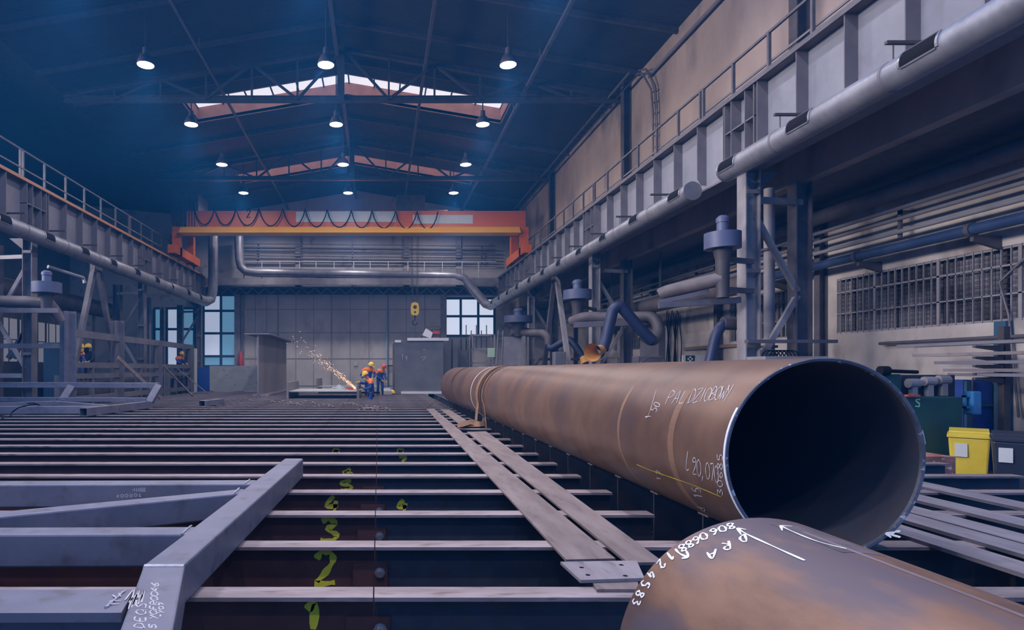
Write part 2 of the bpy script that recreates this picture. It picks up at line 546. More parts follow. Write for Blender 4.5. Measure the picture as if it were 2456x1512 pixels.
# ================================================================== THE SETTING
FZ = -0.75                     # shop floor below the beams
YE = 47.0                      # end wall
struct(MB().box(-26, 13.3, -7, YE, FZ - 0.2, FZ), 'floor', FLOORM, 'dark concrete shop floor below the rows of steel beams', 'floor')
RX, RZ, RS = -1.6, H + 13.9, 0.17      # ridge and slope of the roof
roofz = lambda x: RZ - RS * abs(x - RX)
mb = MB()
SKY = [(28.4, 30.8), (39.1, 40.9)]
SKX0, SKX1 = -9.2, 6.2
XL, XR = -13.6, 10.4


def roof_piece(x0, x1, y0, y1):
    xs = [x0] + ([RX] if x0 < RX < x1 else []) + [x1]
    for a, b in zip(xs[:-1], xs[1:]):
        mb.prism([(a, y0, roofz(a)), (b, y0, roofz(b)), (b, y1, roofz(b)), (a, y1, roofz(a))], (0, 0, 0.15))


ys = 17.0
for a, b in SKY:
    roof_piece(XL, XR, ys, a)
    roof_piece(XL, SKX0, a, b)
    roof_piece(SKX1, XR, a, b)
    ys = b
roof_piece(XL, XR, ys, YE)
mb.prism([(XL, 17, roofz(XL)), (XL, YE, roofz(XL)), (-26, YE, roofz(XL) + 1.2), (-26, 17, roofz(XL) + 1.2)], (0, 0, 0.15))
struct(mb, 'ceiling', ROOFM, 'dark ribbed sheet roof over the hall', 'ceiling')
for i, (a, b) in enumerate(SKY):
    g = MB()
    for x0, x1 in ((SKX0, RX), (RX, SKX1)):
        g.prism([(x0, a, roofz(x0) + 0.75), (x1, a, roofz(x1) + 0.75), (x1, b, roofz(x1) + 0.75), (x0, b, roofz(x0) + 0.75)], (0, 0, 0.04))
    w = struct(g, 'window_%d' % (i + 1), GLOW, 'bright roof light strip across the %s of the hall' % ('middle', 'far end')[i], 'roof light')
    g = MB()
    for x0, x1 in ((SKX0, RX), (RX, SKX1)):
        for yy, t in ((a - 0.06, 0.06), (b, 0.06)):
            g.prism([(x0, yy, roofz(x0) - 0.02), (x1, yy, roofz(x1) - 0.02), (x1, yy, roofz(x1) + 0.75), (x0, yy, roofz(x0) + 0.75)], (0, t, 0))
    for xx in (SKX0 - 0.06, SKX1):
        g.box(xx, xx + 0.06, a, b, roofz(xx) - 0.02, roofz(xx) + 0.75)
    u = g.build('upstand', PINK, w)
    tag(u, 'reddish boarded sides of the roof light')
    g = MB()
    n = 12
    for k in range(n + 1):
        x = SKX0 + (SKX1 - SKX0) * k / n
        g.beam((x, a, roofz(x) + 0.72), (x, b, roofz(x) + 0.72), 0.07, 0.06)
    g.build('glazing_bar', DARK, w)
# right: upper wall, aisle soffit, lower wall with openings for barred windows
struct(MB().box(XR, XR + 0.3, 8.5, YE, 6.0, roofz(XR) + 0.2), 'wall_right_upper', WALLB, 'soot-stained brown upper wall above the crane girder', 'wall')
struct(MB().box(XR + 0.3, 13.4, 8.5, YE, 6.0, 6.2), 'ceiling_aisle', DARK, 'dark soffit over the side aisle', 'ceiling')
XW = 13.0
WZ0, WZ1 = H + 0.077 * XW, H + 0.197 * XW
WINS = [(8.6, 17.15), (18.3, 22.4), (29.2, 33.4)]
mb = MB()
mb.box(XW, XW + 0.3, 8.5, YE, FZ, WZ0).box(XW, XW + 0.3, 8.5, YE, WZ1, 6.0)
yp = 8.5
for a, b in WINS:
    if a > yp:
        mb.box(XW, XW + 0.3, yp, a, WZ0, WZ1)
    yp = b
mb.box(XW, XW + 0.3, yp, YE, WZ0, WZ1)
struct(mb, 'wall_right_lower', WALLL, 'pale stained plaster wall of the side aisle', 'wall')
for i, (a, b) in enumerate(WINS):
    w = struct(MB().box(XW + 0.22, XW + 0.25, a, b, WZ0, WZ1), 'window_%d' % (i + 3), GLASSD,
               ('wide grimy barred window low on the near part of the side wall', 'narrow grimy barred window behind the near grey column', 'small barred window far along the side wall')[i], 'window')
    g = MB()
    z0, z1 = WZ0, WZ1
    g.box(XW + 0.02, XW + 0.06, a, b, z0, z0 + 0.05).box(XW + 0.02, XW + 0.06, a, b, z1 - 0.05, z1)
    g.box(XW + 0.0, XW + 0.05, a, b, z1 - 0.42, z1 - 0.38).box(XW + 0.0, XW + 0.05, a, b, z0 + 0.55, z0 + 0.58)
    y = a + 0.02
    k = 0
    while y < b:
        t = 0.028 if k % 9 else 0.1
        g.box(XW + 0.0, XW + 0.035, y, y + t * 0.7, z0, z1)
        y += 0.2
        k += 1
    tag(g.build('window_bars', COLG, w), 'grey steel bars')
    g = MB()
    y = a
    while y < b:
        g.box(XW + 0.12, XW + 0.128, y, y + 0.012, z0, z1)
        y += 0.115
    z = z0
    while z < z1:
        g.box(XW + 0.12, XW + 0.128, a, b, z, z + 0.012)
        z += 0.115
    for q in range(int((b - a) / 1.35) + 1):
        g.box(XW + 0.16, XW + 0.2, a + q * 1.35, a + q * 1.35 + 0.09, z0, z1)
    g.build('wire_mesh', DARK, w)
# left: far wall of the neighbouring bay, pale panels low down
struct(MB().box(-24.3, -24.0, 18, YE, FZ, roofz(XL) + 1.4), 'wall_left', mat('left_dark_wall', (0.10, 0.10, 0.11), (0.15, 0.145, 0.15), 0.5, 0.85), 'dark far wall of the neighbouring bay', 'wall')
g = MB()
for k in range(5):
    y = 30.5 + k * 3.3
    g.box(-23.98, -23.9, y, y + 2.9, 1.9, 4.7)
w = struct(g, 'window_6', mat('pale_left_panes', (0.30, 0.30, 0.36), emit=0.35), 'row of pale panes low in the dark far left wall', 'window')
g = MB()
for k in range(5):
    y = 30.5 + k * 3.3
    for q in range(4):
        g.box(-23.88, -23.84, y + q * 0.95, y + q * 0.95 + 0.06, 1.9, 4.7)
    g.box(-23.88, -23.84, y, y + 2.9, 3.3, 3.36)
g.build('window_bars', DARK, w)
# end wall
struct(MB().box(-26, 13.3, YE, YE + 0.3, FZ, roofz(RX) + 0.3), 'wall_back', WALLE, 'grey panelled end wall of the hall', 'wall')
PM = F / 46.9


def endwin(n, cols, rows, y, lab, mats):
    w = MB()
    for i in range(len(cols) - 1):
        for j in range(len(rows) - 1):
            w.m = (i + j // 3) % len(mats)
            p, q = W(cols[i], rows[j], y), W(cols[i + 1], rows[j + 1], y)
            w.box(p.x, q.x, y, y + 0.05, q.z, p.z)
    o = struct(w, 'window_%d' % n, mats, lab, 'window')
    g = MB()
    for c in cols:
        p, q = W(c, rows[0], y - 0.06), W(c, rows[-1], y - 0.06)
        g.box(p.x - 0.09, p.x + 0.09, y - 0.1, y - 0.01, q.z, p.z)
    for r in rows:
        p, q = W(cols[0], r, y - 0.06), W(cols[-1], r, y - 0.06)
        g.box(p.x, q.x, y - 0.11, y - 0.012, p.z - 0.09, p.z + 0.09)
    g.build('window_frame', TEALF, o)


endwin(7, [472, 488, 530, 565], [708, 746, 800, 855, 879], 46.9, 'tall bluish window left of the big sliding doors', [GLASSC, GLASSW, GLASSC])
endwin(8, [1066, 1105, 1147, 1186], [716, 759, 806], 46.9, 'bright six-pane window right of the big sliding doors', [mat('bright_daylight_pane', (0.72, 0.8, 0.98), emit=0.62)])
endwin(9, [370, 400, 432, 466], [740, 790, 880], 46.9, 'dim bluish window behind the jig frame at the far left corner', [GLASSC, GLASSW])
DX = [585, 667, 795, 930, 1063]
for i in range(4):
    p, q = W(DX[i], 703, 46.8), W(DX[i + 1], 934, 46.8)
    g = MB().box(p.x, q.x - 0.02, 46.8, 46.92, FZ, p.z)
    d = struct(g, 'door_%d' % (i + 1), DOORM, '%s leaf of the grey sliding doors in the end wall' % ORD[i] + ', counted from the left', 'door')
    g = MB()
    nx = 3
    for k in range(1, nx):
        x = p.x + (q.x - p.x) * k / nx
        g.box(x - 0.02, x + 0.02, 46.77, 46.8, FZ, p.z)
    for zz in (0.1, 2.2, 4.2, 6.0):
        g.box(p.x, q.x, 46.775, 46.8, zz, zz + 0.05)
    g.box(p.x - 0.04, p.x + 0.06, 46.75, 46.8, FZ, p.z)
    g.build('door_rib', COLG, d)
p, q = W(468, 690, 46.6), W(1190, 706, 46.6)
struct(MB().box(p.x, q.x, 46.5, 46.95, q.z, p.z), 'trim_1', DARK, 'dark header beam over the sliding doors', 'beam')
g = MB()
for x in (570, 1064):
    p = W(x, 690, 46.7)
    g.box(p.x - 0.22, p.x + 0.22, 46.55, 46.98, FZ, p.z)
struct(g, 'trim_2', COLG, 'grey steel posts either side of the sliding doors', 'post')
g = MB()
for x in (715, 845, 975, 1100):
    p = W(x, 560, 46.85)
    g.box(p.x - (0.2 if x != 845 else 0.04), p.x + (0.2 if x != 845 else 0.04), 46.75, 47, 7.3, 12)
struct(g, 'trim_3', COLG, 'wall posts above the walkway on the end wall', 'post')

# ================================================================== ROOF STEEL AND LAMPS
for i, (ty, lab) in enumerate(((25.6, 'dark lattice roof truss in front of the nearer roof light'), (36.2, 'dark lattice roof truss in front of the farther roof light'))):
    t = empty('roof_truss', (RX, ty, H + 11.4), lab, 'truss', 'roof trusses')
    zb = H + 11.45
    MB().ibeam((XL + 0.3, ty, zb), (XR - 0.1, ty, zb), 0.22, 0.24).build('bottom_chord', DARK, t)
    g = MB()
    for a, b in ((XL + 0.3, RX), (RX, XR - 0.1)):
        g.ibeam((a, ty, roofz(a) - 0.32), (b, ty, roofz(b) - 0.32), 0.2, 0.2)
    g.build('top_chord', DARK, t)
    g = MB()
    n = 12
    for k in range(n + 1):
        x = XL + 0.5 + (XR - XL - 0.8) * k / n
        if k < n:
            x2 = XL + 0.5 + (XR - XL - 0.8) * (k + 1) / n
            if k % 2:
                g.beam((x, ty, zb), (x2, ty, roofz(x2) - 0.3), 0.1, 0.1, (0, 1, 0))
            else:
                g.beam((x, ty, roofz(x) - 0.3), (x2, ty, zb), 0.1, 0.1, (0, 1, 0))
        g.beam((x, ty, zb), (x, ty, roofz(x) - 0.3), 0.08, 0.08, (0, 1, 0))
    g.beam((RX, ty, zb - 0.1), (RX, ty, roofz(RX) - 0.2), 0.3, 0.3, (0, 1, 0))
    g.build('web_member', DARK, t)
for x, r, lab in ((1.95, 0.06, 'right of the ridge'), (-1.75, 0.08, 'under the ridge'), (6.3, 0.06, 'near the right row of lamps'), (-7.0, 0.05, 'near the left row of lamps')):
    g = MB()
    g.beam((x, 18, roofz(x) - 0.55), (x, 46.9, roofz(x) - 0.55), r * 2, r * 2.4)
    for k in range(7):
        g.beam((x, 19 + k * 4.6, roofz(x) - 0.5), (x, 19 + k * 4.6, roofz(x) - 0.005), 0.05, 0.05)
    tag(g.build('roof_tie', RAILM), 'long steel tie running down the hall under the roof, ' + lab, 'steel tie', 'long roof ties')
for k, y in enumerate((21.0, 24.0, 27.0, 33.0, 36.0, 42.5)):
    g = MB()
    for a, b in ((XL, RX), (RX, XR)):
        g.beam((a, y, roofz(a) - 0.09), (b, y, roofz(b) - 0.09), 0.12, 0.18)
    tag(g.build('purlin', DARK), 'dark cross purlin under the roof sheets, %s from the front' % ORD[k], 'purlin', 'roof purlins')


def lamp(x, y, lab):
    t = empty('high_bay_lamp', (x, y, LAMP_Z), lab, 'ceiling lamp', 'high bay lamps under the roof')
    MB().lathe((x, y, LAMP_Z), [(0.3, -0.02), (0.31, 0.0), (0.29, 0.1), (0.2, 0.3), (0.12, 0.36), (0.1, 0.6), (0.0, 0.62)], 20).build('lamp_housing', RAILM, t, True)
    MB().lathe((x, y, LAMP_Z), [(0.0, -0.05), (0.2, -0.045), (0.29, -0.01), (0.285, 0.01), (0.0, 0.012)], 20).build('lamp_lens', LENS, t, True)
    MB().tube([(x, y, LAMP_Z + 0.55), (x, y, roofz(x) + 0.02)], 0.025, 6).build('hanging_rod', DARK, t)
    return t


for j, y in enumerate(LAMP_ROWS):
    for x, side in LAMP_XS:
        lamp(x, y, 'glowing high bay lamp, %s of its row, %s row from the front' % (side, ORD[j]))
        beam_light(x, y, LAMP_Z - 0.12)

# ================================================================== CRANE GIRDERS, RAILINGS, DUCTS, COLUMNS
def girder(X, s, y0, y1, m, cols, side, rail_mat):
    """s = direction from web to the hall"""
    t = empty('crane_girder', (X, y0, 6.2), 'long grey crane runway girder with ribbed web along the %s side of the hall' % side, 'girder', 'crane runway girders')
    MB().box(X - 0.012, X + 0.012, y0, y1, 6.22, 8.06).build('web', m, t)
    MB().box(X - 0.28, X + 0.28, y0, y1, 8.06, 8.11).build('top_flange', STIF, t)
    MB().box(X - 0.25, X + 0.25, y0, y1, 6.17, 6.22).build('bottom_flange', STIF, t)
    g = MB().sect((X, y0, 8.11), (X, y1, 8.11), [(-0.06, 0), (0.06, 0), (0.06, 0.02), (0.015, 0.04), (0.015, 0.1), (0.035, 0.11), (0.035, 0.14), (-0.035, 0.14), (-0.035, 0.11), (-0.015, 0.1), (-0.015, 0.04), (-0.06, 0.02)])
    g.box(X + s * 0.28 - 0.02, X + s * 0.28 + 0.02, y0, y1, 8.03, 8.14)
    tag(g.build('crane_rail', rail_mat, t), 'rusty rail on the top flange')
    pos = []
    y = y0 + 0.4
    while y < y1:
        if all(abs(y - c) > 0.55 for c in cols):
            pos.append(y)
        y += 1.31
    for c in cols:
        pos += [c - 0.62, c - 0.28, c + 0.28, c + 0.62]
    g = MB()
    for sg in (s,):
        a, b = X + sg * 0.012, X + sg * 0.265
        g.prism([(a, y0, 6.42), (a + (b - a) * 0.55, y0, 6.42), (b, y0, 6.6), (b, y0, 8.06), (a, y0, 8.06)], (0, 0.022, 0))
    first = g.build('stiffener', STIF, t)
    for yy in pos[:90]:
        dup(first, loc=(0, yy - y0, 0), parent=t).matrix_parent_inverse = first.matrix_parent_inverse
    for c in cols:
        MB().box(min(X + s * 0.012, X + s * 0.25), max(X + s * 0.012, X + s * 0.25), c - 0.62, c + 0.62, 7.28, 7.31).build('cross_plate', STIF, t)
        for zz in (6.55, 6.75, 6.95):
            MB().lathe((X + s * 0.02, c, zz), [(0.0, s * 0.06), (0.05, s * 0.06), (0.05, 0), (0, 0)], 8, 'X').build('bolt', DARK, t)
    return t


RCOL = [14.7, 25.2, 35.7]
LCOL = [22.1, 32.6, 43.0]
GXR, GXL = 9.0, -12.75
girder(GXR, -1, 7.0, 44.4, GIRD, RCOL, 'right', RAILM)
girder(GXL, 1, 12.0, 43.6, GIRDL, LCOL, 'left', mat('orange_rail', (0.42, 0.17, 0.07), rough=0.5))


def railing(X, y0, y1, z0, zt, side, gap=1.45):
    t = empty('walkway_railing', (X, y0, z0), 'dark steel railing of the crane walkway along the %s side' % side, 'railing', 'crane walkway railings')
    g = MB()
    g.beam((X, y0, zt), (X, y1, zt), 0.055, 0.06)
    g.build('handrail', RAILM, t)
    zm = z0 + (zt - z0) * 0.44
    MB().beam((X + 0.05, y0, zm), (X + 0.05, y1, zm), 0.03, 0.055).build('mid_rail', STIF, t)
    p0 = MB().box(X - 0.035, X + 0.035, y0 - 0.035, y0 + 0.035, z0 - 0.09, zt).build('post', RAILM, t)
    k = 1
    y = y0 + gap
    while y < y1:
        q = dup(p0, loc=(0, y - y0, 0), parent=t)
        q.matrix_parent_inverse = p0.matrix_parent_inverse
        if k % 6 == 0:
            q = dup(p0, loc=(0, y - y0 + 0.17, 0), parent=t)
            q.matrix_parent_inverse = p0.matrix_parent_inverse
        y += gap
        k += 1
    MB().box(X - 0.01, X + 0.01, y0, y1, z0 - 0.12, z0 + 0.05).build('toe_board', RAILM, t)


railing(GXR + 0.3, 8.6, 44.2, 8.2, H + 0.8645 * (GXR + 0.3), 'right')
railing(GXL - 0.35, 12.5, 43.4, 8.2, 9.45, 'left', 1.6)
tag(MB().box(GXR + 0.29, XR - 0.05, 8.6, 44.4, 8.04, 8.08).build('walkway_plate', DARK), 'dark walkway plate between the right crane girder and the brown wall', 'walkway')
tag(MB().box(GXL - 1.3, GXL - 0.29, 12, 43.4, 8.04, 8.08).build('walkway_plate', DARK), 'dark walkway plate beside the left crane girder', 'walkway')


def arc_patch(mb, cx, cz, r, a0, a1, y0, y1, n=5, th=0.012):
    vs, fs = [], []
    for i in range(n + 1):
        a = R(a0 + (a1 - a0) * i / n)
        for rr in (r, r + th):
            for y in (y0, y1):
                vs.append((cx + rr * math.cos(a), y, cz + rr * math.sin(a)))
    for i in range(n):
        b = 4 * i
        fs += [(b + 2, b + 3, b + 7, b + 6), (b, b + 4, b + 5, b + 1), (b, b + 2, b + 6, b + 4), (b + 1, b + 5, b + 7, b + 3)]
    fs += [(0, 1, 3, 2), (4 * n, 4 * n + 2, 4 * n + 3, 4 * n + 1)]
    mb.add(vs, fs)


def duct(cx, cz, r, y0, y1, slots, bands, lab, s, extra=None, capn=True):
    """round duct along the hall; slots = outlet positions; s = direction to the hall"""
    t = empty('ventilation_duct', (cx, y0, cz), lab, 'ventilation duct', 'silver ventilation ducts')
    steps = r if isinstance(r, list) else [(y0, r)]
    rad = lambda y: [q for q in steps if q[0] <= y + 1e-6][-1][1]
    pts, rs = [], []
    for i, (ys_, rr) in enumerate(steps):
        ye_ = steps[i + 1][0] - 0.12 if i + 1 < len(steps) else y1
        n = max(2, int((ye_ - ys_) / 1.2))
        for k in range(n + 1):
            pts.append((cx, ys_ + (ye_ - ys_) * k / n, cz))
            rs.append(rr)
    if extra:
        pts, rs = pts[:-1] + extra, rs[:-1] + [rs[-1]] * len(extra)
    MB().tube(pts, 0.2, 28, cap=False, radii=rs).build('duct_tube', GALV, t, True)
    for yy, ok in ((y0, capn), (y1, extra is None)):
        if ok:
            r = rad(yy)
            MB().lathe((cx, yy, cz), [(0, -0.03), (r * 1.05, -0.03), (r * 1.05, 0.03), (0, 0.03)], 28, 'Y').build('end_cap', GALVX, t, True)
    ac = 165 if s < 0 else 15
    f0, cache = None, {}
    for y in slots:
        r = rad(y)
        f0 = cache.get(('f', r))
        if f0 is None:
            g = MB()
            L_ = 0.6
            arc_patch(g, cx, cz, r, ac - 35, ac - 29, y, y + L_, 2, 0.02)
            arc_patch(g, cx, cz, r, ac + 29, ac + 35, y, y + L_, 2, 0.02)
            arc_patch(g, cx, cz, r, ac - 29, ac + 29, y - 0.04, y, 5, 0.02)
            arc_patch(g, cx, cz, r, ac - 29, ac + 29, y + L_, y + L_ + 0.04, 5, 0.02)
            f0 = g.build('outlet_frame', GALVX, t)
            g = MB()
            arc_patch(g, cx, cz, r, ac - 29, ac + 29, y, y + L_, 5, 0.006)
            o0 = tag(g.build('outlet', BLACK, f0), 'black slot')
            cache[('f', r)], cache[('o', r)] = f0, (o0, y)
        else:
            o0, fy = cache[('o', r)]
            c = dup(f0, loc=(0, y - fy, 0), parent=t)
            c.matrix_parent_inverse = f0.matrix_parent_inverse
            d = dup(o0, parent=c)
    for y in bands:
        r = rad(y)
        b0, h0, by = cache.get(('b', r), (None, None, 0))
        if b0 is None:
            b0 = MB().lathe((cx, y, cz), [(r * 1.0, -0.03), (r * 1.035, -0.025), (r * 1.035, 0.025), (r * 1.0, 0.03)], 28, 'Y').build('joint_band', STIF, t, True)
            g = MB().tube([(cx, y, cz + r), (cx, y, cz + r + 0.3)], 0.012, 6)
            xa, xb = sorted((cx + s * 0.12, cx - s * 0.75))
            g.box(xa, xb, y - 0.03, y + 0.03, cz + r + 0.28, cz + r + 0.33)
            h0 = g.build('hanger', DARK, t)
            cache[('b', r)] = (b0, h0, y)
        else:
            for src in (b0, h0):
                c = dup(src, loc=(0, y - by, 0), parent=t)
                c.matrix_parent_inverse = src.matrix_parent_inverse
    return t


DXR, DZ = 8.3, 6.1
duct(DXR, DZ, 0.24, 5.0, 14.4, [6.0, 8.75, 11.35, 14.05 - 0.3], [7.0, 9.75, 12.5], 'near silver ventilation duct hung under the right crane girder', -1)
yend = 44.3
pe = [Vector((DXR - 0.1, 44.2, DZ - 0.06)), Vector((DXR - 0.4, 44.5, DZ + 0.1)), W(1150, 712, 44.8), W(1125, 683, 45.0), W(1112, 668, 45.1), W(1085, 663, 45.2), W(1000, 661, 45.2), W(800, 657, 45.2), W(615, 654, 45.2), W(590, 651, 45.2), W(578, 640, 45.2), W(574, 620, 45.2), W(573, 590, 45.2), W(573, 562, 45.2)]
duct(DXR, DZ, [(16.0, 0.235), (24.9, 0.28), (33.0, 0.33)], 16.0, yend, [16.25 + 2.62 * k for k in range(11)], [18.2 + 2.62 * k for k in range(10)], 'far silver ventilation duct under the right crane girder, crossing the end wall', -1, pe)
pl = [Vector((-12.0, 42.0, DZ)), W(505, 718, 42.6), W(510, 700, 42.6), W(511, 660, 42.6), W(511, 560, 42.6)]
duct(-12.1, DZ, [(12.5, 0.27), (27.5, 0.3), (35.0, 0.34)], 12.5, 41.6, [13.66 + 2.62 * k for k in range(11)], [15.26 + 2.62 * k for k in range(10)], 'silver ventilation duct hung under the left crane girder', 1, pl)


def column(X, y, side, k, far):
    t = empty('crane_column', (X, y, FZ), 'grey steel column under the %s crane girder, %s one from the front' % (side, ORD[k]), 'column', 'columns under the crane girders')
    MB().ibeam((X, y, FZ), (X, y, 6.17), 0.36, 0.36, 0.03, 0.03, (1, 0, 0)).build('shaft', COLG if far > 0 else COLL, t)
    MB().box(X - 0.3, X + 0.3, y - 0.3, y + 0.3, FZ, FZ + 0.04).build('base_plate', DARK, t)
    for zz in (1.9, 3.7, 5.6):
        MB().box(X - 0.16, X + 0.16, y - 0.2, y - 0.18, zz, zz + 0.1).build('clamp_plate', STIF, t)
    g = MB().prism([(X + 0.18 * far, y, 5.7), (X + 0.75 * far, y, 6.17), (X + 0.18 * far, y, 6.17)], (0, 0.03, 0))
    g.build('bracket', STIF, t)
    # outer wall column and lattice
    xo = X + far * 1.45
    MB().ibeam((xo, y + 0.3, FZ), (xo, y + 0.3, 5.99), 0.34, 0.4, 0.03, 0.03, (1, 0, 0)).build('rear_shaft', RAILM, t)
    g = MB()
    for (za, zb) in ((5.1, 3.3), (1.4, 3.2)):
        g.beam((X + far * 0.15, y, za), (xo - far * 0.1, y + 0.25, zb), 0.13, 0.1, (0, 1, 0))
    g.beam((X + far * 0.15, y, 5.5), (xo, y + 0.25, 5.5), 0.12, 0.14)
    g.beam((X + far * 0.15, y, 1.15), (xo, y + 0.25, 1.15), 0.12, 0.16)
    g.build('lattice_brace', COLG, t)


for k, y in enumerate(RCOL):
    column(GXR, y, 'right', k, 1)
for k, y in enumerate(LCOL):
    column(GXL, y, 'left', k, -1)


def vbrace(X, ya, dy, side):
    t = empty('portal_brace', (X, ya, FZ), 'inverted V steel brace under the %s crane girder' % side, 'brace', 'inverted V braces')
    for sg in (-1, 1):
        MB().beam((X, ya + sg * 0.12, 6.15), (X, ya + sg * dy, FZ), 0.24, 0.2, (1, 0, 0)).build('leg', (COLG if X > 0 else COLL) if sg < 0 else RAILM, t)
    MB().box(X - 0.14, X + 0.14, ya - 0.3, ya + 0.3, 5.85, 6.17).build('gusset', STIF, t)


vbrace(GXR - 0.1, 30.4, 3.1, 'right')
vbrace(GXL, 27.3, 2.9, 'left')
# wall posts above the girder, cable ladder, eaves conduit
for k, y in enumerate((14.7, 25.0, 35.7)):
    g = MB().ibeam((XR - 0.17, y, 8.08), (XR - 0.17, y, roofz(XR) - 0.02), 0.3, 0.32, 0.03, 0.03, (1, 0, 0))
    tag(g.build('wall_post', DARK), 'dark steel post on the brown upper wall, %s from the front' % ORD[k], 'post', 'posts on the upper wall')
g = MB()
for dx in (-0.18, 0.18):
    pts = [(XR - 0.5 + dx, 46.5, roofz(XR) - 0.35), (XR - 0.5 + dx, 23.4, roofz(XR) - 0.35)]
    g.beam(pts[0], pts[1], 0.05, 0.1)
y = 23.6
while y < 46:
    g.beam((XR - 0.68, y, roofz(XR) - 0.35), (XR - 0.32, y, roofz(XR) - 0.35), 0.04, 0.04)
    y += 0.45
t = tag(g.build('cable_ladder', RAILM), 'long cable ladder along the top of the brown wall, dropping in a curve', 'cable ladder')
g = MB()
drop = [(XR - 0.4, 23.4, roofz(XR) - 0.35), (XR - 0.3, 23.0, roofz(XR) - 0.5), (XR - 0.14, 22.6, roofz(XR) - 1.3), (XR - 0.12, 22.5, roofz(XR) - 2.2), (XR - 0.12, 22.5, 8.1)]
for d in (-0.16, 0.16):
    g.tube([(a, b + d, c) for a, b, c in drop], 0.035, 6)
for k in range(12):
    z = 8.4 + k * 0.42
    if z < roofz(XR) - 1.2:
        g.beam((XR - 0.13, 22.34, z), (XR - 0.13, 22.66, z), 0.03, 0.04)
g.build('ladder_drop', RAILM, t)
tag(MB().beam((XR - 0.12, 9, roofz(XR) - 0.7), (XR - 0.12, 23, roofz(XR) - 0.7), 0.06, 0.12).build('eaves_conduit', STIF), 'pale conduit along the top of the brown wall near the front', 'conduit')

# ================================================================== BRIDGE CRANE
YC = 37.0
cr = empty('bridge_crane', (-1.5, YC, 8.25), 'orange overhead travelling crane spanning the whole hall', 'crane')
xl, xr = -11.8, 9.0
zt, zm, zb = H + 9.72, H + 8.72, H + 8.28
MB().box(xl, xr, YC, YC + 0.7, zm - 0.02, zt).build('girder', ORNG, cr)
g = MB().prism([(xl - 0.3, YC - 0.1, zm), (xr - 0.4, YC - 0.1, zm), (xr - 0.4, YC - 0.5, zb), (xl - 0.3, YC - 0.5, zb)], (0, 0.9, 0))  # lip sloped outward at the bottom to catch the lamps
tag(g.build('bottom_flange', YELW, cr), 'lower lip of the girder, brightened to yellow as if lit')
MB().box(xl, xr, YC + 2.4, YC + 3.1, zm + 0.3, zt - 0.1).build('rear_girder', ORNG, cr)
for (a, b) in ((710, 951), (990, 1134)):
    p, q = W(a, 508 if a < 900 else 516, YC), W(b, 533 if a < 900 else 537, YC)
    tag(MB().box(p.x, q.x, YC - 0.025, YC, q.z, p.z).build('sign_panel', PALE, cr), 'blank pale panel')
marks(strokes('2', (591, 522), (17, 0.5), (0, -19)), on_y(YC), 0.085, 'number', BLACK, cr)
g = MB()
x = 465.0
while x < 1040:
    x2 = x + 52 + random.uniform(-3, 6)
    y0 = 497 + (x - 450) / 810 * 16
    pts = []
    for k in range(11):
        t_ = k / 10
        sag = 1 - (2 * t_ - 1) ** 2
        pts.append(W(x + (x2 - x) * t_, y0 + 42 * sag ** 0.8, YC - 0.12 - 0.05 * math.sin(t_ * 3)))
    g.tube(pts, 0.035, 6)
    x = x2
g.build('festoon_cable', BLACK, cr, True)
for xx, sg, col in ((xl - 0.55, 1, 0), (xr - 0.1, -1, 1)):
    g = MB()
    g.box(xx - 0.25, xx + 0.25, YC - 0.1, YC + 0.25, 8.35, zm)
    g.box(xx - 0.22, xx + 0.22, YC + 2.6, YC + 3.0, 8.35, zm)
    g.box(xx - 0.25, xx + 0.25, YC - 0.9, YC + 4.0, 8.35, 8.85)
    e = g.build('end_carriage', ORNG, cr)
    g = MB()
    for yy in (YC - 0.5, YC + 3.5):
        g.lathe((xx, yy, 8.43), [(0, -0.08), (0.2, -0.08), (0.2, 0.08), (0, 0.08)], 16, 'X')
    g.build('wheel', DARK, e)
g = MB()
g.box(xl - 0.9, xl + 0.75, YC + 0.05, YC + 2.2, zt - 0.75, zt + 1.1)
for k in range(9):
    g.box(xl - 0.85 + k * 0.17, xl - 0.78 + k * 0.17, YC - 0.02, YC + 0.05, zt - 1.3, zt + 0.6)
tag(g.build('electric_cubicle', DARK, cr), 'dark electrical cubicles at the left end')
p, q = W(950, 472, YC + 1), W(1018, 500, YC + 1)
g = MB().box(p.x, q.x, YC + 0.6, YC + 2.4, zt - 0.2, p.z).box(p.x + 0.3, p.x + 3.2, YC + 0.7, YC + 2.3, zt, zt + 0.25)
tag(g.build('trolley', DARK, cr), 'dark hoist trolley')
# hook block on its ropes
hy = YC + 1.2
hb = empty('hook_block', W(995, 742, hy), 'yellow crane hook block hanging on wire ropes', 'hook block')
c = W(995, 742, hy)
g = MB()
prof = [(-0.26, 0.1), (-0.2, 0.36), (-0.08, 0.42), (0.08, 0.42), (0.2, 0.36), (0.26, 0.1), (0.24, -0.28), (0.14, -0.4), (-0.14, -0.4), (-0.24, -0.28)]
for dy in (-0.16, 0.1):
    g.prism([(c.x + a, hy + dy, c.z + b) for a, b in prof], (0, 0.06, 0))
g.build('side_plate', YEL, hb)
g = MB()
g.lathe((c.x, hy, c.z + 0.12), [(0, -0.17), (0.12, -0.17), (0.12, 0.17), (0, 0.17)], 14, 'Y')
g.lathe((c.x, hy, c.z - 0.2), [(0, -0.17), (0.07, -0.17), (0.07, 0.17), (0, 0.17)], 12, 'Y')
g.build('sheave', DARK, hb)
g = MB()
g.tube([(c.x, hy, c.z - 0.38), (c.x, hy, c.z - 0.6), (c.x - 0.02, hy, c.z - 0.66), (c.x - 0.16, hy, c.z - 0.8), (c.x - 0.1, hy, c.z - 0.98), (c.x + 0.06, hy, c.z - 0.98), (c.x + 0.14, hy, c.z - 0.84)], 0.05, 8)
g.build('hook', DARK, hb, True)
g = MB()
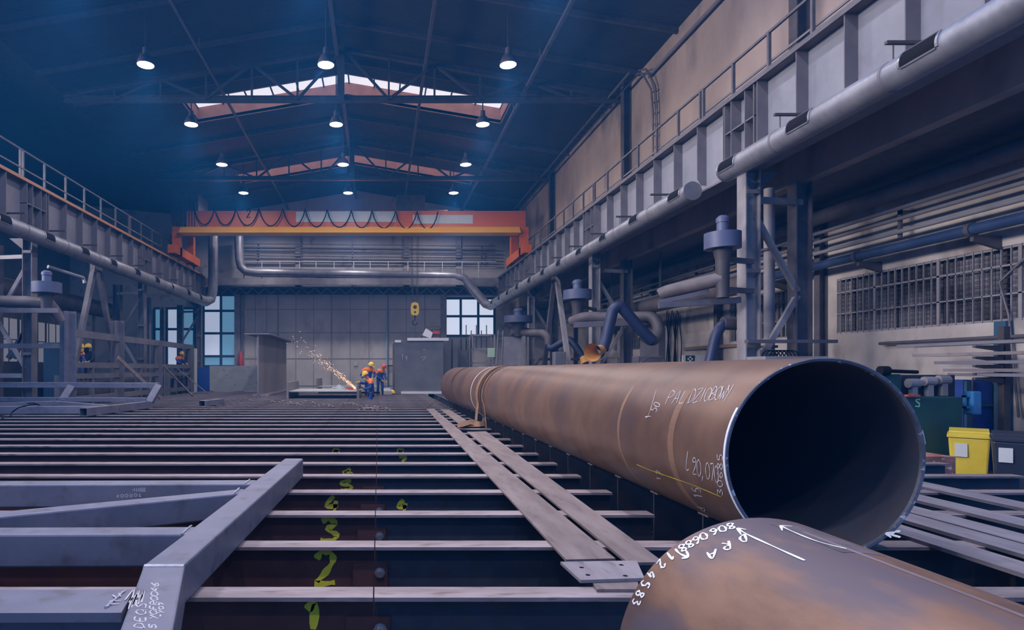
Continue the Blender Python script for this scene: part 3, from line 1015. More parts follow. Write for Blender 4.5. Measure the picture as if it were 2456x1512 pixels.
for dx in (-0.17, -0.11, 0.11, 0.17):
    g.tube([(c.x + dx, hy, c.z + 0.3), (c.x + dx * 1.4, hy, zb - 0.1), (c.x + dx * 1.4, hy, zt)], 0.014, 5)
g.build('wire_rope', DARK, hb)
pts = [(c.x, hy, c.z - 0.95), (c.x - 0.01, hy, H + 1.9)]
MB().tube(pts, 0.02, 5).build('chain', mat('green_chain', (0.05, 0.16, 0.13), rough=0.5), hb)

# ================================================================== END WALL WALKWAY
ew = empty('end_walkway', (-2, 45.0, 7.9), 'walkway with pale railing crossing the end wall', 'walkway')
p, q = W(490, 668, 45.0), W(1192, 684, 45.0)
MB().box(p.x, q.x, 44.9, 45.15, q.z, p.z).box(p.x, q.x, 45.15, 46.7, p.z - 0.1, p.z).build('deck', COLG, ew)
p, q = W(584, 628, 45.6), W(1190, 658, 45.6)
g = MB().beam((p.x, 45.6, p.z), (q.x, 45.6, p.z), 0.05, 0.06).beam((p.x, 45.6, (p.z + q.z) / 2), (q.x, 45.6, (p.z + q.z) / 2), 0.04, 0.04)
g.build('handrail', PALE, ew)
p0 = MB().box(p.x, p.x + 0.06, 45.57, 45.63, q.z - 0.6, p.z).build('post', PALE, ew)
for k in range(1, 14):
    dup(p0, loc=((q.x - p.x) / 14 * k + (0.12 if k % 3 == 0 else 0), 0, 0), parent=ew).matrix_parent_inverse = p0.matrix_parent_inverse
g = MB()
zz = W(0, 696, 46.2).z
n = 22
for k in range(n):
    xa = -12 + k * 0.95
    g.beam((xa, 46.2, zz - 0.3), (xa + 0.47, 46.2, zz + 0.15), 0.06, 0.06, (0, 1, 0)).beam((xa + 0.47, 46.2, zz + 0.15), (xa + 0.95, 46.2, zz - 0.3), 0.06, 0.06, (0, 1, 0))
g.beam((-12, 46.2, zz + 0.18), (9, 46.2, zz + 0.18), 0.1, 0.08)
for xa in (-11.9, -5, 2, 8.9):
    g.box(xa - 0.05, xa + 0.05, 46.15, 47, zz + 0.1, zz + 0.2)
tag(g.build('lattice_girder', COLG), 'slim lattice girder under the end wall walkway', 'lattice girder')
for k, (yy, r) in enumerate(((585, 0.05), (593, 0.07), (600, 0.05), (607, 0.06), (613, 0.05), (620, 0.09))):
    p, q = W(585, yy, 46.4), W(1188, yy + 6, 46.4)
    tag(MB().tube([p, q], r, 8).box(p.x + 1, p.x + 1.06, 46.4, 46.995, p.z - 0.03, p.z + 0.03).box(q.x - 1, q.x - 0.94, 46.4, 46.995, q.z - 0.03, q.z + 0.03).build('wall_pipe', STIF if k % 2 else GALVX, None, True), 'thin pipe across the end wall above the walkway, %s from the top' % ORD[k], 'pipe', 'thin pipes across the end wall')
p = W(577, 862, 46.3)
tag(MB().lathe((p.x, 46.3, p.z - 0.5), [(0, 0), (0.17, 0), (0.17, 0.75), (0.08, 0.95), (0.05, 1.1), (0, 1.1)], 14).box(p.x - 0.2, p.x + 0.2, 46.2, 46.5, FZ, p.z - 0.5).build('gas_cylinder', RED, None, True), 'red cylinder standing by the left post of the sliding doors', 'cylinder')
g = MB().box(*sorted((W(849, 0, 46.7).x, W(858, 0, 46.7).x)), 46.72, 46.76, W(0, 878, 46.7).z, W(0, 868, 46.7).z)
tag(g.build('paper_notice', PALE), 'small white notice on the sliding door above the workers', 'notice')
p = W(928, 739, 46.6)
tag(MB().tube([(p.x, 46.6, FZ), (p.x, 46.6, p.z)], 0.05, 6).build('blue_pole', mat('pale_blue_paint', (0.3, 0.5, 0.7), rough=0.5)), 'thin pale blue pole against the sliding doors', 'pole')
p, q = W(928, 876, 46.6), W(946, 932, 46.6)
g = MB().box(p.x, p.x + 0.12, 46.6, 46.7, FZ, p.z).box(p.x, q.x + 0.4, 46.6, 46.7, p.z - 0.1, p.z)
tag(g.build('wicket_frame', TEALF), 'dark blue wicket door frame beside the pale blue pole', 'door frame')

# ================================================================== FLOOR BEAMS
XS = -0.03
BY = [3.72 + 1.03 * k for k in range(34)]


def beam_mesh(x0, x1, m):
    g = MB()
    g.m = 0
    g.box(x0, x1, -0.09, 0.09, -0.025, 0)
    g.m = 1
    g.box(x0, x1, -0.012, 0.012, FZ + 0.025, -0.025).box(x0, x1, -0.1, 0.1, FZ, FZ + 0.025)
    return g.build('floor_beam', [BAR, m])


left0 = beam_mesh(-11.2, XS - 0.004, BEAMR)
right0 = beam_mesh(XS + 0.004, 2.6, BEAMB)
far0 = beam_mesh(3.1, 8.3, BEAMB)
spl = MB().box(XS - 0.17, XS + 0.10, -0.035, -0.0125, -0.6, -0.14).build('splice_plate', BEAMR)
bt = MB().lathe((XS + 0.04, -0.035, -0.215), [(0, -0.045), (0.026, -0.045), (0.026, -0.012), (0.042, -0.012), (0.042, 0), (0, 0)], 8, 'Y')
bt.lathe((XS + 0.04, -0.035, -0.52), [(0, -0.045), (0.026, -0.045), (0.026, -0.012), (0.042, -0.012), (0.042, 0), (0, 0)], 8, 'Y')
bolt = bt.build('bolt', GALVX)
NUML = {0: ('1', 727, 1510, 48, 62), 1: ('2', 755, 1402, 50, 78), 2: ('3', 766, 1300, 46, 54), 3: ('4', 778, 1228, 34, 38), 4: ('5', 815, 1177, 30, 23),
        5: ('6', 822, 1139, 24, 14), 7: ('8', 797, 1088, 18, 10)}
NUMR = {3: ('4', 951, 1226, 26, 27), 6: ('7', 956, 1108, 20, 12), 7: ('8', 951, 1090, 18, 12)}
for k, y in enumerate(BY):
    for j, src in enumerate((left0, right0, far0)):
        if k == 0:
            o = src
            o.location = (0, y, 0)
        else:
            o = dup(src, loc=(0, y, 0))
        nm = ORD[k]
        num = (NUML, NUMR, {})[j].get(k)
        if num:
            wp = marks(strokes(num[0], (num[1], num[2]), (num[3] / 0.6, 0), (0, -num[4])), on_y(y - 0.013), 0.062 if k < 3 else 0.055, 'painted_number', MARKY, None)
            wp.parent = o
            wp.matrix_parent_inverse = Matrix.Translation((0, -y, 0))
        if j == 0:
            extra = ', painted yellow ' + num[0] if num else ''
            tag(o, 'floor beam left of the splice seam, %s row from front%s' % (nm, extra), 'beam', 'floor beams left of the seam')
            if k < 16:
                if k == 0:
                    s_, b_ = spl, bolt
                else:
                    s_, b_ = dup(spl), dup(bolt)
                s_.parent = o
                b_.parent = s_
        elif j == 1:
            extra = ', painted yellow ' + num[0] if num else ''
            tag(o, 'floor beam between seam and big pipe, %s row from front%s' % (nm, extra), 'beam', 'short floor beams right of the seam')
        else:
            tag(o, 'floor beam on the right beyond the big pipe, %s row from front' % nm, 'beam', 'floor beams right of the big pipe')

# ================================================================== BIG PIPE
def ring_pipe(name, cx, cz, ro, ri, y0, y1, m, min_, rim, t):
    n = 96
    g = MB()
    ys = [y0 + (y1 - y0) * i / 24 for i in range(25)]
    g.lathe((cx, 0, cz), [(ro, y) for y in ys], n, 'Y')
    o = g.build('shell', m, t, True)
    MB().lathe((cx, 0, cz), [(ri, y) for y in (y0 + 0.02, (y0 + y1) / 2, y1 - 0.02)], n, 'Y').build('inner_face', min_, t, True)
    for a, b in ((y0, 1), (y1, -1)):
        MB().lathe((cx, 0, cz), [(ro, a), (ro - 0.006, a - 0.004 * b), (ri + 0.006, a), (ri, a + 0.02 * b)], n, 'Y').build('rim', rim, t, True)
    return o


PX, PR, PY0, PY1 = 3.238, 0.728, 4.38, 24.45
pp = empty('steel_pipe', (PX, PY0, 0), 'big rust-brown steel pipe lying open-ended along the floor beams', 'pipe')
ring_pipe('steel_pipe', PX, PR, PR, PR - 0.03, PY0, PY1, RUST, INSIDE, RIM, pp)
pc = on_cyl(PX, PR, PR)
ln = strokes('PAL', (1594, 970), (26, -2), (13, -30), 0.62, 0.6) + strokes('DZIOBOWY', (1648, 968), (25, -3.0), (12, -32), 0.5, 0.6)
ln += [[(1548, 1000), (1556, 996), (1575, 935)], [(1550, 1000), (1562, 999)]] + strokes('50', (1574, 990), (8, -14), (-14, -7), 0.8)
marks(ln, pc, 0.009, 'chalk_lettering', MARKC, pp)
ln = strokes('L-', (1645, 1126), (16, 4), (2, -44), 0.9) + strokes('20,070', (1662, 1137), (17, 6), (-1, -40), 0.62)
marks(ln, pc, 0.010, 'chalk_lettering', MARKC, pp)
ln = strokes('d', (1692, 1228), (-3, -18), (-18, -3), 0.9) + strokes('15', (1686, 1196), (-4, -16), (-20, -3), 0.9)
marks(ln, pc, 0.010, 'chalk_lettering', MARKC, pp)
marks(strokes('30685', (1734, 1190), (0, -26), (-13, -2), 0.8), pc, 0.010, 'chalk_lettering', MARKC, pp)
ln = strokes('17', (1586, 1154), (-1, -16), (-10, -2), 0.9)
marks(ln, pc, 0.010, 'chalk_lettering', MARKC, pp)
marks([[(1527, 1114), (1560, 1128), (1600, 1142)], [(1600, 1142), (1660, 1163), (1730, 1192)]], pc, 0.007, 'yellow_chalk_line', MARKY, pp)
for aa in ((8, 16, 0.05, 5, 0.004), (150, 222, 0.02, 24, 0.004), (223, 232, 0.06, 5, 0.005)):
    g = MB()
    arc_patch(g, PX, PR, PR, aa[0], aa[1], PY0 - 0.002, PY0 + aa[2], aa[3], aa[4])
    g.build('paint_dab', MARKW, pp)
ip, ir = on_cyl(PX, PR, PR - 0.03), PR - 0.03


def in_cyl(px, py):
    a, b = (px - CX) / F, (CY - py) / F
    dz = H - PR
    A, B, C = a * a + b * b, -2 * a * PX + 2 * b * dz, PX * PX + dz * dz - ir * ir
    t_ = (-B + math.sqrt(max(B * B - 4 * A * C, 0))) / (2 * A)
    p_ = Vector((a * t_, t_, H + b * t_))
    return p_, Vector((PX - p_.x, 0, PR - p_.z)).normalized()


marks([[(2160, 1290), (2125, 1280)], [(2125, 1280), (2138, 1291)], [(2125, 1280), (2158, 1277)], [(2140, 1283), (2150, 1275), (2160, 1276)]], in_cyl, 0.02, 'painted_arrow', MARKW, pp)
g = MB()
arc_patch(g, PX, PR, PR, 95, 255, 16.45, 16.5, 40, 0.004)
g.build('white_ring_mark', MARKW, pp)
for yy, w_ in ((5.15, 0.1), (6.3, 0.06)):
    g = MB()
    arc_patch(g, PX, PR, PR, 140, 250, yy, yy + w_, 30, 0.002)
    g.build('rubbed_band', mat('rubbed_rust_band', (0.30, 0.17, 0.095), (0.22, 0.125, 0.08), 4, 0.5, 0.2), pp)


def strap(yc, wid, a0, a1, tail, lab, m, lift=0.012, sw=0.0):
    g = MB()
    n = 44
    prev = None
    pts = []
    for i in range(n + 1):
        a = R(a0 + (a1 - a0) * i / n)
        pts.append((Vector((PX + (PR + lift) * math.cos(a), yc + sw * (i / n), PR + (PR + lift) * math.sin(a))), Vector((math.cos(a), 0, math.sin(a)))))
    for p_ in tail:
        pts.append((Vector(p_), Vector((-0.8, 0, 0.5)).normalized()))
    vs, fs = [], []
    for i, (p_, n_) in enumerate(pts):
        for d in (0, 0.012):
            for s_ in (-0.5, 0.5):
                vs.append(p_ + n_ * d + Vector((0, wid * s_, 0)))
    for i in range(len(pts) - 1):
        b = 4 * i
        fs += [(b, b + 1, b + 5, b + 4), (b + 2, b + 6, b + 7, b + 3), (b, b + 4, b + 6, b + 2), (b + 1, b + 3, b + 7, b + 5)]
    g.add(vs, fs)
    return tag(g.build('lifting_sling', m, None, True), lab, 'sling', 'slings around the big pipe')


strap(15.35, 0.34, 40, 196, [(2.5, 15.3, 0.36), (2.47, 15.25, 0.16), (2.44, 15.1, 0.02)], 'wide brown sling hanging straight down the side of the big pipe', SLING)
strap(14.9, 0.07, 40, 200, [(2.53, 14.6, 0.35), (2.5, 14.3, 0.15), (2.5, 14.1, 0.015)], 'dark narrow sling beside the wide brown one on the big pipe', SLINGD)
strap(14.55, 0.07, 40, 185, [(2.5, 14.3, 0.5), (2.47, 13.9, 0.2), (2.46, 13.75, 0.015)], 'thin brown sling tail nearest the camera on the big pipe', SLING)
strap(20.6, 0.06, 40, 165, [(2.3, 20.5, 0.65), (2.0, 20.6, 0.32), (1.6, 20.7, 0.03)], 'dark rope looped over the far end of the big pipe', SLINGD, sw=0.3)
# loose loop of sling on the floor
g = MB()
lp = [(1158, 1010, 14.6), (1166, 1022, 14.4), (1150, 1028, 14.2), (1130, 1026, 14.2), (1112, 1022, 14.1), (1100, 1026, 14.0), (1098, 1032, 13.9), (1112, 1024, 14.0), (1130, 1018, 14.2), (1146, 1024, 14.3)]
vs, fs = [], []
pts = [W(a, b, c_) for a, b, c_ in lp]
pts = [Vector((p_.x, p_.y, max(p_.z, 0.03))) for p_ in pts]
for p_ in pts:
    vs += [p_ + Vector((-0.03, -0.1, 0)), p_ + Vector((0.03, 0.12, 0.1)), p_ + Vector((-0.03, -0.1, 0.012)), p_ + Vector((0.03, 0.12, 0.112))]
for i in range(len(pts) - 1):
    b = 4 * i
    fs += [(b, b + 1, b + 5, b + 4), (b + 2, b + 6, b + 7, b + 3), (b, b + 4, b + 6, b + 2), (b + 1, b + 3, b + 7, b + 5)]
g.add(vs, fs)
tag(g.build('sling_loop', SLING, None, True), 'folded loose end of brown sling lying on the flat bars', 'sling')

# ================================================================== FOREGROUND PIPE
P2X, P2R, P2Y = 1.206, 0.45, 1.917
p2 = empty('steel_pipe', (P2X, P2Y, 0), 'smaller brown steel pipe with white chalk marks in the near right corner', 'pipe')
ring_pipe('steel_pipe', P2X, P2R, P2R, P2R - 0.02, -1.6, P2Y, RUST2, INSIDE, RIM, p2)
qc = on_cyl(P2X, P2R, P2R)
ln = strokes('D', (1788, 1282), (-28, 9), (7, 16), 0.9) + strokes('R', (1750, 1298), (-32, 12), (6, 18), 0.9) + strokes('A', (1718, 1318), (-42, 16), (6, 18), 0.9)
ln += strokes('806', (1757, 1254), (-27, 9), (9, 13), 0.75) + strokes('0688', (1690, 1277), (-24, 13), (11, 14), 0.7)
ln += strokes('1', (1606, 1322), (-18, 16), (14, 16)) + strokes('2', (1584, 1342), (-16, 18), (15, 13)) + strokes('4', (1560, 1368), (-16, 18), (16, 12))
ln += strokes('5', (1544, 1392), (-14, 18), (18, 10)) + strokes('8', (1530, 1416), (-10, 20), (18, 8)) + strokes('3', (1521, 1436), (-8, 20), (18, 6))
ln += [[(1620, 1318), (1632, 1330), (1652, 1338)], [(1636, 1340), (1652, 1338), (1646, 1322)]]
ln += [[(1768, 1268), (1790, 1282), (1850, 1310), (1930, 1346)], [(1768, 1268), (1790, 1272)], [(1768, 1268), (1778, 1284)]]
ln += [[(1872, 1262), (1900, 1276), (1960, 1300), (2030, 1318)], [(1872, 1262), (1900, 1264)], [(1872, 1262), (1876, 1274)]]
marks(ln, qc, 0.008, 'chalk_lettering', MARKW, p2, 0.0015)
g = MB()
arc_patch(g, P2X, P2R, P2R, 78, 92, 1.55, P2Y - 0.08, 10, 0.0008)
g.build('burnt_patch', mat('burnt_patch', (0.06, 0.05, 0.055), (0.17, 0.13, 0.14), 6, 0.6, 0.1), p2)
g = MB()
arc_patch(g, P2X, P2R, P2R, 86.2, 88.0, -1.5, 1.75, 4, 0.0012)
tag(g.build('seam_weld', mat('seam_weld', (0.26, 0.2, 0.2), (0.17, 0.125, 0.12), 5, 0.5, 0.2, 0.05, (1, 0.5, 1)), p2), 'pale weld line along the top')

# ================================================================== FLAT BARS AND PLATES ON THE BEAMS
def slab(name, cs, z, th, m, lab, cat, group=None):
    pts = [FL(a, b, z + th) for a, b in cs]
    pts = [(p_.x, p_.y, z) for p_ in pts]
    return tag(MB().prism(pts, (0, 0, th)).build(name, m), lab, cat, group)


slab('flat_bar', [(1358, 1343), (1476, 1340), (1040, 980), (1022, 980)], 0.0, 0.02, FLAT, 'long flat steel bar on the beams left of the big pipe, nearer the seam', 'flat bar', 'flat bars beside the big pipe')
slab('flat_bar', [(1507, 1350), (1592, 1349), (1166, 1035), (1120, 1036)], 0.0, 0.02, FLAT, 'long flat steel bar on the beams closest to the big pipe', 'flat bar', 'flat bars beside the big pipe')
slab('flat_bar', [(1104, 1019), (1135, 1020), (1080, 983), (1057, 983)], 0.0, 0.02, FLAT, 'far flat steel bar continuing behind the loose sling', 'flat bar', 'flat bars beside the big pipe')
o = slab('steel_plate', [(1392, 1392), (1546, 1387), (1527, 1345), (1344, 1348)], 0.022, 0.02, PLANK, 'grey steel plate with punched holes lying on the flat bar ends', 'plate')
g = MB()
for a, b in ((1410, 1380), (1395, 1362), (1500, 1382), (1490, 1356)):
    p_ = FL(a, b, 0.042)
    g.lathe(p_, [(0, 0.002), (0.014, 0.002), (0.016, 0)], 10)
g.build('hole', BLACK, o)
slab('steel_plate', [(1432, 1414), (1532, 1414), (1530, 1396), (1420, 1396)], 0.0, 0.02, FLAT, 'small dull plate under the near edge of the punched plate', 'plate')
for k, (X, yf, w_) in enumerate(((6.37, 7.6, 0.3), (5.65, 7.2, 0.28), (5.1, 7.0, 0.27), (4.78, 6.9, 0.27), (4.33, 6.4, 0.26))):
    dx = 0.02 * k
    g = MB().prism([(X - w_ / 2, 2.4, 0), (X + w_ / 2, 2.4, 0), (X + w_ / 2 + dx, yf, 0), (X - w_ / 2 + dx, yf, 0)], (0, 0, 0.03))
    tag(g.build('steel_plank', PLANK), 'grey steel plank right of the big pipe, %s from the wall side' % ORD[k], 'plank', 'planks right of the big pipe')
# curly offcuts of wire and a loose tube on the beams
for k, (px_, py_) in enumerate(((590, 962), (640, 965), (682, 968), (700, 972), (735, 968), (775, 976), (835, 973), (880, 979), (905, 983), (880, 986))):
    g = MB()
    for q_ in range(2):
        y_ = py_ + q_ * 3
        c0_ = FL(px_, py_, 0)
        g.tube([(c0_.x - 0.3 + t_ * 0.065 + q_ * 0.16, c0_.y - q_ * 0.12 - t_ * 0.04, 0.014 + 0.1 * math.sin(t_ / 9 * math.pi)) for t_ in range(10)], 0.014, 5)
    tag(g.build('wire_offcut', FLAT, None, True), 'pair of bent thin offcuts arching over the far beams, %s from the left' % ORD[k], 'offcut', 'bent offcuts on the beams')


def hollow(t, p0, p1, w_, h_, m, name, open0=False, up=(0, 0, 1), label=None):
    th = 0.012
    if open0:
        a, b = w_ / 2, h_ / 2
        g = MB()
        d, s_, u = g.frame(p0, p1, up)
        n = 4
        cs = [(-a, -b), (a, -b), (a, b), (-a, b)]
        ci = [(-a + th, -b + th), (a - th, -b + th), (a - th, b - th), (-a + th, b - th)]
        vs = [Vector(p_) + s_ * q_[0] + u * q_[1] for p_ in (p0, p1) for c_ in (cs, ci) for q_ in c_]
        fs = []
        for i in range(4):
            j = (i + 1) % 4
            fs += [(i, j, 8 + j, 8 + i), (4 + i, 12 + i, 12 + j, 4 + j), (i, 4 + i, 4 + j, j)]
        fs.append((8, 9, 10, 11))
        g.add(vs, fs)
    else:
        g = MB().beam(p0, p1, w_, h_, up)
    o_ = g.build(name, m, t, bevel=0.015)
    if label:
        tag(o_, label)
    return o_


p_ = FL(484, 976, 0.0)
tb_ = hollow(None, (p_.x, p_.y + 0.0, 0.11), (p_.x + 0.32, p_.y + 1.6, 0.11), 0.24, 0.22, PRIM, 'tube_offcut', True)
tag(tb_, 'short square tube offcut lying alone on the far beams', 'tube')

# ------------------------------------------------------------------ near welded frame of hollow sections
fr = empty('welded_frame', (-1.2, 5, 0), 'grey welded frame of hollow steel sections in the near left corner', 'steel frame')
S_ = 0.24
ax = lambda y: -1.08 + (-1.24 + 1.08) * (7.69 - y) / (7.69 - 3.49)
hollow(fr, (-1.245, 3.47, 0.12), (-1.075, 7.69, 0.12), 0.235, S_, PRIM, 'chord')
g = MB().prism([(-1.36, 3.5, 0), (-1.12, 3.5, 0), (-0.86, 2.5, 0), (-0.62, 1.4, 0), (-0.84, 1.4, 0), (-1.09, 2.5, 0)], (0, 0, S_))
g.build('bent_chord', PRIM, fr, bevel=0.012)
g = MB()
g.prism([(-1.355, 3.5, 0.2385), (-1.125, 3.5, 0.2385), (-1.118, 3.46, 0.2385), (-1.345, 3.46, 0.2385)], (0, 0, 0.005))
g.build('weld_seam', WELD, fr)
for (a, b) in ((-1.33, 6.12), (-1.33, 5.66), (-1.36, 4.27), (-1.30, 2.98)):
    g = MB().tube([(a + 0.004 + random.uniform(-0.003, 0.003), b - 0.11 + q_ * 0.01, 0.2395) for q_ in range(23)], 0.006, 6, True, [random.uniform(0.004, 0.008) for q_ in range(23)])
    g.build('weld_seam', WELD, fr)
hollow(fr, (-1.25, 6.11, 0.12), (-6.2, 6.02, 0.12), 0.22, S_ - 0.01, PRIM, 'cross_member')
hollow(fr, (-1.25, 5.72, 0.115), (-5.2, 3.62, 0.115), 0.2, S_ - 0.02, PRIM, 'diagonal')
hollow(fr, (-1.28, 4.27, 0.12), (-5.5, 4.22, 0.12), 0.2, S_ - 0.01, PRIM, 'cross_member')
g = MB()
g.prism([(-1.2, 2.82, 0.19), (-1.26, 3.12, 0.19), (-4.5, 3.1, 0.19), (-4.5, 2.8, 0.19)], (0, 0, 0.045))
g.box(-4.5, -1.2, 2.98, 3.01, 0.0, 0.19)
g.build('flanged_member', PRIM, fr)
ln = strokes('DEQS', (346, 1510), (2, -22), (-24, -2), 0.75) + strokes('5 Y0FR0046', (374, 1510), (1.0, -18), (-17, -2), 0.62) + strokes('-Y07', (390, 1482), (1, -13), (-11, -1), 0.7)
ln += [[(262, 1443), (290, 1441)], [(262, 1450), (285, 1449)], [(270, 1428), (280, 1436)], [(285, 1424), (290, 1432)]]
ln += [[(300 + 9 * k, 1440 + (k % 3) * 6), (322 + 6 * k, 1415 + (k % 2) * 12), (308 + 8 * k, 1462 - k * 4)] for k in range(5)]
marks(ln, on_z(0.2401), 0.009, 'chalk_lettering', MARKC, fr, 0.0012)
ln = strokes('355111-', (350, 1171), (-8, 0), (0, 8), 0.62) + strokes('70R004', (340, 1184), (-12, 0.6), (0, 7), 0.9)
marks(ln, on_y(5.93 - 0.02), 0.009, 'chalk_lettering', MARKC, fr)
# ------------------------------------------------------------------ far welded frame at the left
ff = empty('welded_frame', (-8.4, 20, 0), 'second grey welded frame with an open tube end, far left on the beams', 'steel frame')
hollow(ff, (-8.6, 17.6, 0.13), (-8.12, 21.45, 0.13), 0.24, 0.24, PRIM, 'chord', True)
hollow(ff, (-8.12, 21.4, 0.2), (-7.9, 21.75, 0.8), 0.24, 0.2, PRIM, 'end_post', up=(0, 1, 0))
hollow(ff, (-7.9, 21.76, 0.8), (-16.5, 21.76, 0.83), 0.2, 0.2, PRIM, 'top_rail')
hollow(ff, (-11.0, 21.7, 0.76), (-11.15, 21.35, 0.25), 0.26, 0.2, PRIM, 'end_post', up=(0, 1, 0))
hollow(ff, (-8.2, 21.4, 0.3), (-16.5, 21.35, 0.33), 0.2, 0.16, PRIM, 'bottom_rail')
hollow(ff, (-8.6, 18.6, 0.13), (-15.5, 18.4, 0.13), 0.22, 0.24, PRIM, 'cross_member')
hollow(ff, (-8.5, 19.2, 0.16), (-11.3, 21.1, 0.2), 0.16, 0.16, PRIM, 'diagonal')
hollow(ff, (-11.2, 21.1, 0.2), (-15.0, 19.2, 0.16), 0.16, 0.16, PRIM, 'diagonal')
g = MB().tube([FL(2, 1008, 0.02), FL(8, 1001, 0.02), FL(25, 1000, 0.02)] + [W(a, b, 18.25) for a, b in ((28, 990), (45, 978), (70, 972), (90, 970))] + [W(95, 972, 18.9), W(80, 967, 19.5), W(66, 968, 20.5)], 0.02, 6)
tag(g.build('power_cable', BLACK, None, True), 'thin black cable trailing over the far left welded frame', 'cable')

# ================================================================== BIG FABRICATED STEEL ON THE FAR BEAMS
gd = empty('plate_girder', (-6.25, 31.5, 0), 'tall standing plate girder on the beams left of the sparks', 'girder')
MB().box(-6.33, -6.25, 31.5, 41.0, 0.06, 3.2).build('web', GIRW, gd)
MB().box(-6.95, -5.65, 31.35, 41.0, 3.2, 3.26).build('top_flange', GIRW, gd)
MB().box(-6.6, -5.75, 31.6, 41.0, 0.0, 0.06).build('bottom_flange', GIRW, gd)
p_ = W(503, 878, 38.8)
q_ = W(616, 938, 38.8)
tag(MB().box(p_.x, q_.x, 38.8, 38.86, 0, p_.z).build('steel_sheet', PLATE), 'pale stained steel sheet standing left of the tall plate girder', 'sheet')


def hgirder(x0, x1, y0, y1, zw, zh, lab):
    t = empty('plate_girder', ((x0 + x1) / 2, y0, 0), lab, 'girder', 'plate girders lying on their sides')
    MB().box(x0, x1, y0, y1, zw, zw + 0.05).build('web', PLATE, t)
    for x in (x0, x1):
        MB().box(x - 0.05, x + 0.05, y0 - 0.05, y1, 0, zh).build('flange', GIRW, t)


hgirder(-4.3, -0.98, 28.6, 32.2, 0.31, 0.77, 'plate girder lying on its side under the sparks, being ground by a worker')
hgirder(-3.5, 0.2, 34.4, 37.0, 0.36, 0.85, 'plate girder lying on its side behind the one being ground')
p_ = W(813, 934, 29.6)
g = MB().lathe((p_.x, 29.6, 0.5), [(0, -0.06), (0.13, -0.06), (0.13, 0.06), (0, 0.06)], 16, 'Y')
for a in (-0.45, 0.4):
    g.tube([(p_.x, 29.6, 0.45), (p_.x + a * 0.6, 29.5, 0.5), (p_.x + a, 29.7, 0.38)], 0.03, 6)
g.box(p_.x - 0.5, p_.x + 0.5, 29.5, 29.7, 0.36, 0.385)
tag(g.build('cable_reel', PALE, None, True), 'small white reel with cable on the girder web below the sparks', 'reel')
p_ = W(837, 934, 30)
tag(MB().box(p_.x - 0.2, p_.x + 0.22, 29.95, 30.2, 0.36, 0.46).build('tool_case', RED), 'small red case on the girder web near the grinder', 'case')
p_, q_ = W(947, 817, 34.2), W(1063, 944, 34.2)
bx = empty('steel_box_section', ((p_.x + q_.x) / 2, 34.2, 0), 'huge dark steel box section standing beyond the end of the big pipe', 'box section')
MB().box(p_.x, q_.x, 34.2, 40.0, 0, p_.z).build('box_wall', BOXG, bx)
g = MB().box(p_.x + 0.35, q_.x - 0.1, 34.1, 34.2, 0, 0.13).box(p_.x + 0.7, q_.x + 0.3, 34.1, 34.24, p_.z - 0.02, p_.z + 0.14).box(p_.x, p_.x + 0.35, 34.15, 34.2, p_.z - 0.12, p_.z + 0.02)
tag(g.build('frost_white_edge', MARKW, bx), 'white painted edge strip')
marks(strokes('T', (963, 865), (9, 0), (0, -14)) + strokes('9', (972, 866), (8, 0), (0, -12)) + [[(1015, 838), (1022, 841)], [(1010, 858), (1022, 856), (1012, 866)]], on_y(34.19), 0.03, 'chalk_lettering', MARKC, bx)
p_, q_ = W(1063, 815, 36), W(1095, 935, 36)
tag(MB().box(p_.x, q_.x, 36, 40, 0, p_.z).box(q_.x - 0.3, q_.x, 35.4, 36, 0, p_.z).build('steel_box_section', BOXG), 'dark steel section standing just right of the huge box section', 'box section')
p_, q_ = W(1096, 815, 38), W(1132, 920, 38)
tag(MB().box(p_.x, q_.x, 38, 41, 0, p_.z).build('steel_box_section', BOXG), 'farther dark steel section behind the white-railed stand', 'box section')
# bundle with white cloth and red machine on the box
p_ = W(1031, 806, 35)
t = empty('welding_unit', (p_.x, 35, 3.1), 'small machine with white cover and red front on top of the huge box section', 'machine')
MB().prism([(p_.x - 0.45, 34.8, 3.35), (p_.x + 0.05, 34.8, 3.15), (p_.x + 0.15, 34.8, 3.5), (p_.x - 0.25, 34.8, 3.75)], (0, 0.4, 0)).build('cover', MARKW, t)
MB().box(p_.x + 0.1, p_.x + 0.62, 34.85, 35.4, 3.05, 3.7).build('casing', DARK, t)
MB().box(p_.x + 0.17, p_.x + 0.55, 34.83, 34.85, 3.42, 3.6).box(p_.x + 0.17, p_.x + 0.5, 34.83, 34.85, 3.12, 3.24).build('front_plate', RED, t)
MB().tube([(p_.x - 0.5, 34.9, 3.2), (p_.x - 0.2, 34.85, 3.85), (p_.x + 0.5, 34.85, 3.86), (p_.x + 0.7, 34.9, 3.6)], 0.025, 6).build('handle', DARK, t, True)
# white-railed stand and ladder
p_, q_ = W(1133, 802, 36.5), W(1186, 872, 36.5)
t = empty('access_stand', (p_.x, 36.5, 0), 'grey access stand with rails and a green tag in front of the bright window', 'stand')
for x in (p_.x, q_.x):
    for y in (36.5, 37.6):
        MB().box(x - 0.04, x + 0.04, y, y + 0.08, 0, p_.z).build('upright', COLG, t)
for z in (p_.z, p_.z - 0.85, p_.z - 1.7):
    for y in (36.5, 37.6):
        MB().box(p_.x, q_.x, y, y + 0.07, z - 0.07, z).build('rail', COLG, t)
MB().box(p_.x, q_.x, 36.5, 37.6, 0.9, 1.2).build('platform', COLG, t)
a_ = W(1178, 847, 36.4)
MB().box(a_.x - 0.22, a_.x + 0.22, 36.4, 36.44, a_.z - 0.25, a_.z + 0.3).build('tag_board', mat('pale_green_tag', (0.55, 0.75, 0.55), rough=0.6), t)
g = MB()
